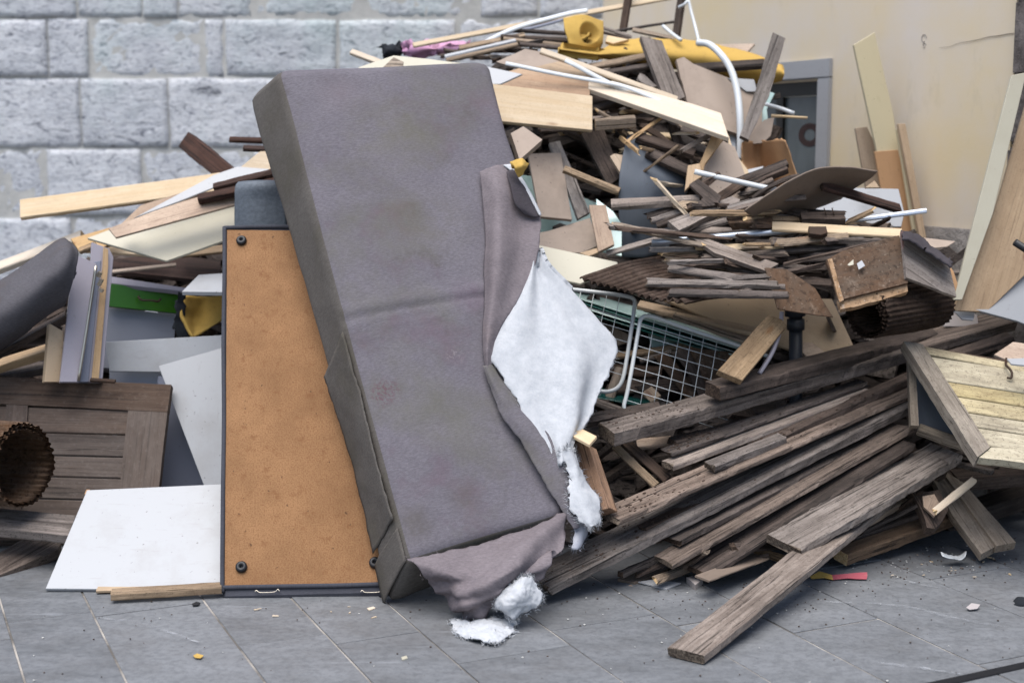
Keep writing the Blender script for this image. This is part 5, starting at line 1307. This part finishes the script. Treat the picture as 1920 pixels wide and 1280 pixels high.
# ------------------------------------------------------------ the stack of long old planks
def crumble(pk, wd, sd_):
    r_ = random.Random(sd_); bm = bmesh.new()
    xs = [v.co.x for v in pk.data.vertices]; x0, L = min(xs), max(xs) - min(xs)
    for k in range(85):
        X = x0 + L * min(.9, abs(r_.choice((r_.gauss(.06, .03), r_.gauss(.17, .04), r_.uniform(0, .7)))) + .01)
        bmesh.ops.create_icosphere(bm, subdivisions=1, radius=.001 + .0045 * r_.random() ** 2, matrix=Matrix.Translation((X, r_.uniform(.06, .94) * wd, .001)) @ Matrix.Diagonal((1.4, r_.uniform(.5, 1.2), .6, 1)))
    o = link('dirt_crumbs', bm, M['rustd'], WM[pk.name], pk); o['kind'] = 'stuff'
planks = [
    ('topmost dark beam of the long plank stack, passing under the corrugated roll', 'greyd', (1352, 727, 5.02), (1790, 617, 5.66), .09, .05, 10, .004),
    ('wide grey plank end reaching furthest right above the cream shutter', 'grey', (1640, 676, 5.45), (1907, 602, 5.62), .14, .04, 14, .003),
    ('thin plank just below the furthest right plank end above the shutter', 'greyd', (1720, 690, 5.4), (1902, 630, 5.55), .06, .035, 14, .003),
    ('thick tan grey beam, second from top of the long plank stack', 'grey', (1152, 813, 4.88), (1712, 655, 5.5), .11, .052, 14, .004),
    ('ragged dark strip on the left end of the thick tan grey beam', 'greyd', (1066, 797, 5.02), (1244, 764, 5.16), .055, .03, 20, .006),
    ('thin dark plank with splintered left end under the thick tan grey beam', 'greyd', (1262, 849, 4.95), (1628, 717, 5.4), .07, .016, 8, .003),
    ('pale grey plank with slanted right end beneath the thin dark one', 'greyl', (1262, 873, 4.90), (1636, 733, 5.36), .07, .022, 10, .002),
    ('short dark batten lying on the wide grey plank at the stack centre', 'grey', (1340, 873, 4.86), (1475, 820, 5.05), .05, .03, 15, .003),
    ('wide grey plank with crumbling left end reaching the white wadding', 'grey', (1160, 975, 4.62), (1710, 738, 5.34), .13, .02, 9, .003),
    ('longest lower plank, its mouldy left end near the foot of the cushion', 'grey', (1030, 1101, 4.50), (1714, 757, 5.30), .155, .034, 13, .004),
    ('dark plank in the shadow below the longest lower plank', 'greyd', (1275, 1014, 4.72), (1628, 826, 5.2), .09, .022, 8, .003),
    ('thin stick poking out left in the shadow below the longest lower plank', 'greyd', (1168, 1074, 4.68), (1310, 1012, 4.85), .03, .02, 10, .003),
    ('grey plank with squared left end above the lowest plank of the stack', 'grey', (1264, 1056, 4.64), (1714, 801, 5.22), .11, .020, 10, .003),
    ('lowest dark plank of the stack with squared left end by the paving', 'greyd', (1330, 1077, 4.64), (1716, 832, 5.14), .14, .020, 11, .003),
    ('dark edge of a plank wedged under the thick tan grey beam', 'greyd', (1268, 828, 5.02), (1632, 738, 5.42), .06, .022, 8, .003),
    ('dark plank between pale grey plank and wide crumbling plank', 'greyd', (1420, 838, 5.02), (1712, 706, 5.42), .06, .03, 10, .003),
    ('narrow brown plank squeezed under the wide crumbling plank', 'brown', (1210, 990, 4.74), (1712, 764, 5.36), .05, .02, 8, .003),
    ('lowest dark batten peeping out above the lowest plank', 'greyd', (1400, 1016, 4.82), (1716, 836, 5.22), .05, .02, 10, .003)]
for lb, mt, A, B, w_, th_, tl, jg in planks:
    if 1695 < B[0] < 1720 and B[1] < 800: B = tuple(a + (b - a) * 1.05 for a, b in zip(A, B))
    pk = K('old_plank', 'plank', lb, M[mt], A, B, w_, th_, tl, jg, cut=.014, group='long old planks stacked at the right')
    if 'crumbling' in lb or 'tan grey' in lb or 'mouldy' in lb: crumble(pk, w_, len(lb))
K('thin_board', 'board', 'thin tan board edge under the lowest plank of the stack', M['shade'], (1330, 1088, 4.55), (1442, 1046, 4.8), .06, .007, 4, .001)
S('pine_block', 'beam', 'sawn pine block standing between the wadding and the long planks', M['honey'], .045, (4.76, -.15, -.12), [(1063, 812), (1104, 834), (1144, 952), (1104, 962)], axis=(0, 3))
M['pineend'] = M['pine']
S('sawn_end', 'offcut', 'pale sawn offcut resting on top of the standing pine block', M['pine'], .012, (4.77, -.05, -.7), [(1064, 811), (1079, 797), (1119, 817), (1105, 833)])
for k, (lb, mt, A, B, w_, th_) in enumerate([
    ('thin tan lath falling right behind the standing pine block', 'tan', (1148, 838, 5.02), (1225, 912, 4.92), .03, .015),
    ('second brown lath falling right behind the standing pine block', 'brown', (1165, 832, 5.06), (1245, 902, 4.95), .04, .018),
    ('rust brown board piece right of the second falling lath', 'ply', (1195, 838, 5.1), (1260, 832, 5.1), .04, .02),
    ]):
    K('fallen_lath', 'lath', lb, M[mt], A, B, w_, th_, 45, .002)
K('front_plank', 'plank', 'long weathered plank jutting out towards the viewer across the paving', M['greyl'], (1320, 1228, 3.96), (1705, 912, 5.2), .12, .03, 6, .0025, cut=.006)
K('mossy_plank', 'plank', 'rough crumbly plank lying on top of the plank that juts out', M['greyl'], (1500, 1031, 4.64), (1806, 853, 5.12), .15, .032, 16, .007, cut=.016)
K('brown_block', 'beam', 'squared brown beam end lying on the paving right of the jutting plank', M['umber'], (1590, 1040, 4.88), (1800, 965, 5.2), .065, .045, 12, .003)
K('thin_lath', 'lath', 'orange brown lath between jutting plank and squared brown beam', M['tan'], (1575, 1012, 4.88), (1704, 936, 5.12), .03, .02, 15, .003)
K('dark_plank', 'plank', 'dark plank behind the squared brown beam', M['greyd'], (1600, 1010, 5.0), (1790, 938, 5.25), .09, .025, 12, .003)
K('dark_plank', 'plank', 'second dark plank higher behind the squared brown beam', M['brown'], (1620, 985, 5.1), (1780, 915, 5.3), .09, .025, 12, .003)
K('pine_splint', 'splint', 'fresh pine splint under the lowest planks of the stack', M['pine'], (1470, 1003, 4.80), (1556, 966, 4.92), .05, .02, 15, .002)
S('olive_scrap', 'board', 'olive painted scrap beside the fresh pine splint under the stack', M['ivory'], .01, (4.98, 0, -.3), [(1532, 945), (1560, 952), (1552, 966), (1530, 958)])
S('cut_board', 'plank', 'left one of two cut planks pointing to the lower right corner', M['sawn'], .034, (5.12, .0, -.27), [(1742, 884), (1758, 878), (1866, 1024), (1840, 1038), (1786, 966)], axis=(0, 3), jag=.001)
S('cut_board', 'plank', 'right one of two cut planks pointing to the lower right corner', M['sawn'], .034, (5.11, .0, -.27), [(1762, 877), (1806, 904), (1905, 1016), (1868, 1023)], axis=(0, 3), jag=.001)
stub = S('split_stub', 'stub', 'split log stub with orange broken heart behind the two cut planks', M['brown'], .05, (5.02, .0, -.15), [(1706, 918), (1740, 922), (1762, 918), (1778, 955), (1768, 975), (1752, 990), (1738, 988), (1730, 960)], jag=.004)
S('split_face', None, 'orange torn wood face', M['ply'], .012, (5.0, .0, -.15), [(1730, 930), (1752, 926), (1762, 945), (1752, 968), (1742, 958), (1732, 950)], jag=.003, parent=stub)
K('pale_splint', 'splint', 'pale frayed splint lying across the two cut planks', M['pine'], (1757, 960, 4.93), (1832, 900, 5.02), .026, .014, 30, .002, cut=.02)
K('dark_plank', 'plank', 'shadowed plank lying level under the cream shutter', M['greyd'], (1700, 892, 5.32), (1868, 888, 5.3), .1, .03, 14, .003)
K('dark_plank', 'plank', 'dark thick plank running off at the right edge under the shutter', M['brown'], (1780, 975, 5.4), (1990, 905, 5.6), .1, .07, 12, .003)
K('dark_plank', 'plank', 'dark plank under the lower rim of the shutter at the right edge', M['brown'], (1800, 900, 5.25), (1990, 885, 5.3), .14, .05, 12, .003)

# cream shutter
shp = dplane((4.98, .03, -.27), [(1880, 760)])
sh = root('cream_shutter', 'shutter', 'cream painted panelled shutter with grey worn frame at the right edge', hit(1831, 855, *shp))
sf = (shp[0] + shp[1] * .012, shp[1])
M['shut'] = wood('worn_cream_paint', '#b8a981', '#a6966c', '#54432e', .65, grain=.6, var=.08, bump=.25, crack=.25)
M['shutframe'] = wood('worn_grey_paint', '#9b9080', '#6d6257', '#3f352b', .5, var=.1, bump=.5)
S('stile', None, 'grey worn frame piece with bare edge', M['shutframe'], .045, sf, [(1694, 639), (1730, 645), (1779, 718), (1856, 838), (1832, 856)], axis=(0, 4), jag=.003, parent=sh)
S('bottom_rail', None, None, M['shut'], .03, (shp[0] + shp[1] * .006, shp[1]), [(1858, 838), (2060, 856), (2060, 884), (1836, 857)], axis=(0, 1), jag=.003, parent=sh)
tl = lambda v: 1730 + (v - 645) * (1856 - 1730) / (838 - 645)
gv = [(647, 668), (664, 700), (667, 704), (714, 745), (742, 772), (772, 800), (800, 822), (836, 854)]
for k in range(7):
    a0, a1 = gv[k]; b0, b1 = gv[k + 1]
    a0 += 1.2; b0 -= .8
    if k == 1: continue
    sl = .19 if k < 2 else .155
    S('panel_board', None, None, M['shut'], .018, shp, [(tl(a0), a0), (2060, a0 + (2060 - tl(a0)) * sl), (2060, b0 + (2060 - tl(b0)) * (.19 if k < 1 else .155)), (tl(b0), b0)], axis=(0, 1), parent=sh, bev=.003)
S('backing', None, None, M['brown'], .01, (shp[0] - shp[1] * .02, shp[1]), [(1722, 648), (2050, 700), (2050, 870), (1850, 840)], parent=sh)
T('hook', None, None, M['iron'], .0045, [hit(u, v, shp[0] + shp[1] * k, shp[1]) for u, v, k in ((1887, 672, .004), (1886, 683, .018), (1892, 690, .022), (1897, 698, .02), (1896, 708, .015), (1888, 708, .01))], 30, 8, sh)
S('frame_stick', 'stick', 'grey painted stick standing under the left corner of the shutter', M['shutframe'], .03, (5.16, 0, -.12), [(1703, 670), (1716, 674), (1723, 798), (1708, 797)], axis=(0, 3), jag=.001)
K('frame_stick', 'stick', 'grey painted stick lying low under the left side of the shutter', M['shutframe'], (1722, 806, 5.14), (1810, 838, 5.1), .04, .03, 40, .002)
S('dark_board', 'board', 'dark slate board in the shadow under the left side of the shutter', M['slate'], .012, (5.26, 0, -.12), [(1712, 668), (1730, 650), (1830, 830), (1724, 806)])

# ------------------------------------------------------------ right edge, boards leaning at the buff wall
S('cream_board', 'board', 'tall cream board leaning on the dark pillar at the right edge', M['cream'], .02, (5.52, .0, -.05), [(1897, 141), (1925, 136), (1862, 400), (1804, 562), (1788, 562), (1830, 400)], axis=(0, 4))
S('osb_board', 'board', 'broad golden pine board right of the tall cream board', M['pinegold'], .02, (5.56, .0, -.05), [(1930, 175), (2020, 175), (2020, 420), (1850, 585), (1786, 582), (1864, 400)], axis=(0, 5))
S('white_board', 'board', 'plain white board corner in front of the golden pine board', M['white'], .016, (5.48, .0, -.1), [(1826, 580), (2000, 440), (2000, 640), (1908, 602)])
T('black_tube', 'tube', 'black tube end poking in at the right edge', M['black'], .014, [P(1903, 454, 5.3), P(1990, 510, 5.3)], None, 12)
S('pink_scrap', 'scrap', 'dusty pink sheet scrap behind the topmost beam and the corrugated roll', M['emblempale'], .006, (5.66, 0, -.1), [(1768, 612), (1790, 580), (1832, 590), (1836, 612)])
S('white_scrap', 'scrap', 'crumpled white scrap under the tall cream board', M['white'], .006, (5.5, 0, -.2), [(1788, 582), (1830, 580), (1826, 600), (1804, 598)], jag=.003)
S('tan_board', 'board', 'orange tan board corner above the shutter at the right edge', M['ply'], .014, (5.3, 0, -.25), [(1864, 664), (1900, 640), (2000, 655), (2000, 700), (1905, 682)])
S('white_scrap', 'scrap', 'white scrap lying on the upper right corner of the shutter', M['white'], .006, (5.0, 0, -.4), [(1888, 672), (1990, 668), (1990, 690), (1896, 682)], jag=.003)
S('leaning_board', 'board', 'tall narrow cream board leaning at the buff wall right of the doorway', M['ivory'], .018, (6.40, .05, -.04), [(1601, 84), (1640, 61), (1676, 217), (1686, 290), (1646, 290)], axis=(0, 4))
S('golden_board', 'board', 'golden board behind the left of the tall narrow cream board', M['pinegold'], .016, (6.44, .05, -.04), [(1604, 240), (1626, 238), (1650, 290), (1664, 420), (1636, 420)])
S('brown_board', 'board', 'brown hardboard below the tall narrow cream board', M['card'], .012, (6.33, .05, -.04), [(1640, 284), (1684, 281), (1722, 446), (1668, 446)])
S('cream_lath', 'lath', 'thin cream lath beside the brown hardboard at the buff wall', M['ivory'], .014, (6.30, .05, -.04), [(1681, 242), (1689, 242), (1724, 448), (1714, 448)], axis=(0, 3))
S('golden_lath', 'lath', 'golden lath rightmost of the boards leaning on the buff wall', M['pinegold'], .02, (6.27, .05, -.04), [(1684, 232), (1698, 232), (1738, 450), (1726, 450)], axis=(0, 3))
# ------------------------------------------------------------ inner mass of the heap and litter on the paving
def inside(x, y, poly):
    c = False; j = len(poly) - 1
    for i in range(len(poly)):
        (xi, yi), (xj, yj) = poly[i], poly[j]
        if (yi > y) != (yj > y) and x < (xj - xi) * (y - yi) / (yj - yi) + xi: c = not c
        j = i
    return c
def interp(x, pts):
    for (a, p), (b, q) in zip(pts, pts[1:]):
        if x <= b: return p + (q - p) * max(0, (x - a)) / (b - a)
    return pts[-1][1]
def mass(name, label, poly, prof, count, sd_, back=.5, lens=(.12, .5)):
    rnd = random.Random(sd_); bm = bmesh.new()
    us = [p[0] for p in poly]; vs_ = [p[1] for p in poly]; k = 0
    while k < count:
        u, v = rnd.uniform(min(us), max(us)), rnd.uniform(min(vs_), max(vs_))
        if not inside(u, v, poly): continue
        k += 1
        c = P(u, v, interp(v, prof) + rnd.random() ** 1.3 * back)
        L, wd, th = rnd.uniform(*lens), rnd.uniform(.03, .11), rnd.uniform(.008, .03)
        if c.z < .05: continue
        rot = Matrix.Rotation(rnd.gauss(0, .5), 4, 'Z') @ Matrix.Rotation(rnd.gauss(0, .38), 4, 'Y') @ Matrix.Rotation(rnd.uniform(-.2, 1.3), 4, 'X')
        n0 = len(bm.faces)
        box_bm(bm, -L / 2, L / 2, -wd / 2, wd / 2, -th / 2, th / 2, 0, Matrix.Translation(c) @ rot)
        bm.faces.ensure_lookup_table()
        mi = rnd.choice((0, 0, 0, 1, 1, 2))
        for f in bm.faces[n0:]: f.material_index = mi
    c0 = P(sum(us) / len(us), sum(vs_) / len(vs_), prof[0][1])
    bm.transform(Matrix.Translation(-c0))
    o = link(name, bm, [M['greyd'], M['brown'], M['grey']], Matrix.Translation(c0))
    tag(o, 'broken wood', label, kind='stuff')
mass('broken_wood', 'dense tangle of dark broken wood filling the inside of the heap',
     [(880, 150), (1000, 128), (1240, 130), (1380, 180), (1396, 290), (1500, 395), (1680, 440), (1760, 520), (1780, 600), (1830, 660), (1850, 860), (1640, 960), (1380, 1000), (1130, 1010), (1000, 1000), (900, 800), (860, 400)],
     [(130, 6.75), (250, 6.4), (400, 6.15), (480, 5.95), (560, 5.85), (700, 5.72), (800, 5.5), (900, 5.35), (1000, 5.2)], 1500, 4)
mass('broken_wood', 'dark broken wood in the shadow under the white boards on the left',
     [(-60, 640), (130, 560), (200, 490), (420, 450), (600, 300), (700, 300), (700, 760), (420, 760), (190, 800), (-60, 860)],
     [(300, 6.6), (450, 6.45), (560, 6.3), (700, 6.1), (860, 5.8)], 420, 9)

def flake(name, cat, label, mt, pts, z=.004, th=.003, jag=.002, group=None, lift=0):
    c = sum((G(u, v, z) for u, v in pts), Vector()) / len(pts)
    n = Vector((0, -lift, 1)).normalized()
    return S(name, cat, label, M[mt], th, (c, n), pts, jag=jag, group=group)
flake('label_strip', 'label', 'crumpled red and yellow printed label strip on the paving right of the jutting plank', 'labelred', [(1560, 1077), (1600, 1074), (1626, 1072), (1625, 1085), (1590, 1083), (1562, 1086)], .012, .002, .003, lift=.3)
flake('label_strip', 'label', 'yellow end of a torn printed label beside the jutting plank', 'foam', [(1519, 1080), (1536, 1070), (1560, 1077), (1562, 1086), (1545, 1082), (1522, 1084)], .012, .002, .003, lift=.3)
flake('pale_strip', 'scrap', 'white laminate strip on the paving under the stack of planks', 'white', [(1196, 1090), (1222, 1086), (1277, 1092), (1250, 1104)], .008, .004, .001, lift=.1)
flake('tan_scrap', 'scrap', 'broad tan board scrap with a nail under the stack of planks', 'shade', [(1158, 1084), (1200, 1068), (1252, 1066), (1190, 1092)], .014, .01, .002, lift=.1)
K('wood_splinter', 'splinter', 'orange splinter on the paving near the dark paving joint', M['ply'], (1177, 1097, 4.72), (1215, 1122, 4.62), .014, .008, 10, .001, taper=.3)
K('wood_splinter', 'splinter', 'yellowish splinter beside the jutting plank', M['pinegold'], (1494, 1098, 4.72), (1550, 1101, 4.71), .01, .006, 5, .001, taper=.4)
flake('stone_chip', 'chip', 'pinkish stone chip under the left end of the lowest plank', 'emblempale', [(1288, 1082), (1300, 1078), (1318, 1084), (1304, 1096)], .02, .02, .003)
sheet('plaster_curl', 'scrap', 'curled white paint peel on the paving in front of the two cut planks', M['whitepl'], .0015,
      [[P(1764, 1034, 4.95), P(1780, 1040, 4.97), P(1795, 1042, 4.98), P(1812, 1034, 4.97)], [P(1768, 1042, 4.92), P(1782, 1047, 4.93), P(1796, 1048, 4.93), P(1810, 1042, 4.92)]], 20, 8, .004, 30, edge=.005)
flake('leaf', 'leaf', 'yellow fallen leaf on the paving at the lower left', 'foam', [(362, 1228), (370, 1224), (382, 1228), (376, 1233), (366, 1232)], .006, .001, .001)
flake('black_scrap', 'scrap', 'black plastic scrap on the paving near the raw pine lath', 'black', [(360, 1131), (368, 1127), (376, 1129), (372, 1133), (362, 1134)], .006, .003, .001)
flake('dry_leaf', 'leaf', 'curled pale dry leaf on the right of the paving', 'emblempale', [(1812, 1138), (1822, 1130), (1838, 1132), (1832, 1140), (1818, 1142)], .012, .002, .003, lift=.2)
sheet('dark_rag', 'rag', 'small dark bristly clump at the right edge of the paving', M['navy'], .02, [[P(1893, 1130, 4.55), P(1915, 1116, 4.58), P(1945, 1120, 4.58)], [P(1896, 1140, 4.52), P(1915, 1132, 4.50), P(1945, 1140, 4.52)], [P(1905, 1146, 4.54), P(1920, 1148, 4.53), P(1945, 1150, 4.54)]], 16, 12, .01, 20, edge=.012)
flake('pale_chip', 'chip', 'short tan wood chip on the paving below the sofa base', 'pine', [(688, 1139), (700, 1136), (704, 1139), (692, 1143)], .005, .003, .001)
flake('pale_chip', 'chip', 'lone cream wood chip on the paving at the bottom centre', 'cream', [(752, 1231), (762, 1228), (764, 1233), (754, 1236)], .005, .003, .001)
# small loose chips one can still count
rnd = random.Random(21)
proto = None
for k in range(22):
    if k < 8: u, v = rnd.uniform(480, 700), rnd.uniform(1128, 1165)
    elif k < 22: u, v = rnd.uniform(1640, 1900), rnd.uniform(1035, 1080)
    else: u, v = rnd.uniform(1000, 1700), rnd.uniform(1095, 1200)
    p = G(u, v, .0045)
    if proto is None:
        proto = stick('wood_chip', 'chip', 'tiny wood chip among others scattered on the paving before the heap', M['pine'], Matrix.Translation(p), .02, .008, .004, .001, 0, .5, 'tiny wood chips on the paving', seg=3)
        continue
    o = proto.copy(); C.objects.link(o)
    sc = rnd.uniform(.3, 1.0)
    o.matrix_basis = Matrix.Translation(p) @ Matrix.Rotation(rnd.uniform(0, 6.28), 4, 'Z') @ Matrix.Scale(sc, 4)
def crumbs():
    bm = bmesh.new(); r_ = random.Random(8)
    for k in range(520):
        z = r_.random()
        if z < .45: u, v = r_.gauss(1750, 110), r_.gauss(1050, 22)
        elif z < .75: u, v = r_.uniform(1000, 1700), r_.gauss(1110, 30)
        else: u, v = r_.uniform(0, 1920), r_.uniform(1120, 1280)
        if v < 960: continue
        p = G(u, v, .003); s_ = r_.uniform(.0012, .004)
        bmesh.ops.create_icosphere(bm, subdivisions=1, radius=s_, matrix=Matrix.Translation(p) @ Matrix.Diagonal((1, r_.uniform(.5, 1.4), .6, 1)))
    c = Vector((.5, 4.6, 0)); bm.transform(Matrix.Translation(-c))
    n = len(bm.faces)
    for i, f in enumerate(bm.faces): f.material_index = (i // 20) % 5 % 3
    tag(link('crumbs', bm, [M['brown'], M['greyd'], M['mortar']], Matrix.Translation(c)), 'crumbs', 'fine crumbs of dirt and plaster strewn on the paving', kind='stuff')
crumbs()
# pale drag marks on the slabs and the dark drain slot
def scuff_mat():
    a = N('chalky_scuff'); g = a.noise(a.coords((1, 1, 1)), 30, 5, .7); g2 = a.noise(a.raw, 5, 3, .6)
    tr = a.new('ShaderNodeBsdfTransparent'); mx = a.new('ShaderNodeMixShader')
    a.l(a.math('MULTIPLY', a.ramp(g, (.42, 0.0), (.7, 1.0)), a.ramp(g2, (.35, .1), (.65, .6))), mx.inputs[0])
    a.l(tr.outputs[0], mx.inputs[1]); a.l(a.b.outputs[0], mx.inputs[2]); a.l(mx.outputs[0], a.n['Material Output'].inputs[0])
    return a.out(lin('#b9bcc0'), .9)
M['scuff'] = scuff_mat()
pv = bpy.data.objects['pavement']
for pts, w_ in (([(182, 1158), (240, 1163), (300, 1178), (372, 1203)], .02), ([(1545, 1127), (1650, 1131), (1720, 1140), (1790, 1158), (1895, 1176)], .024), ([(1620, 1238), (1720, 1250), (1800, 1262)], .02), ([(1690, 1085), (1740, 1098), (1800, 1105)], .016)):
    cs = catmull([G(u, v, .0032) for u, v in pts], 40); bm = bmesh.new(); L_ = []
    for i, p in enumerate(cs):
        d = (cs[min(i + 1, 39)] - cs[max(i - 1, 0)]).normalized(); n = Vector((-d.y, d.x, 0)); q = w_ * (.5 + .5 * math.sin(math.pi * i / 39)) * (1 + .4 * n1(i * .4, w_ * 99))
        L_.append((bm.verts.new(p + n * q / 2), bm.verts.new(p - n * q / 2)))
    for a, b in zip(L_, L_[1:]): bm.faces.new((a[0], a[1], b[1], b[0]))
    c = cs[20]; bm.transform(Matrix.Translation(-c))
    link('drag_mark', bm, M['scuff'], Matrix.Translation(c), pv)
bm = bmesh.new()
q = [G(1640, 1300, .003), G(2050, 1212, .003), G(2050, 1222, .003), G(1700, 1300, .003)]
bm.faces.new([bm.verts.new(p) for p in q])
tag(link('drain_slot', bm, M['black']), kind='structure')
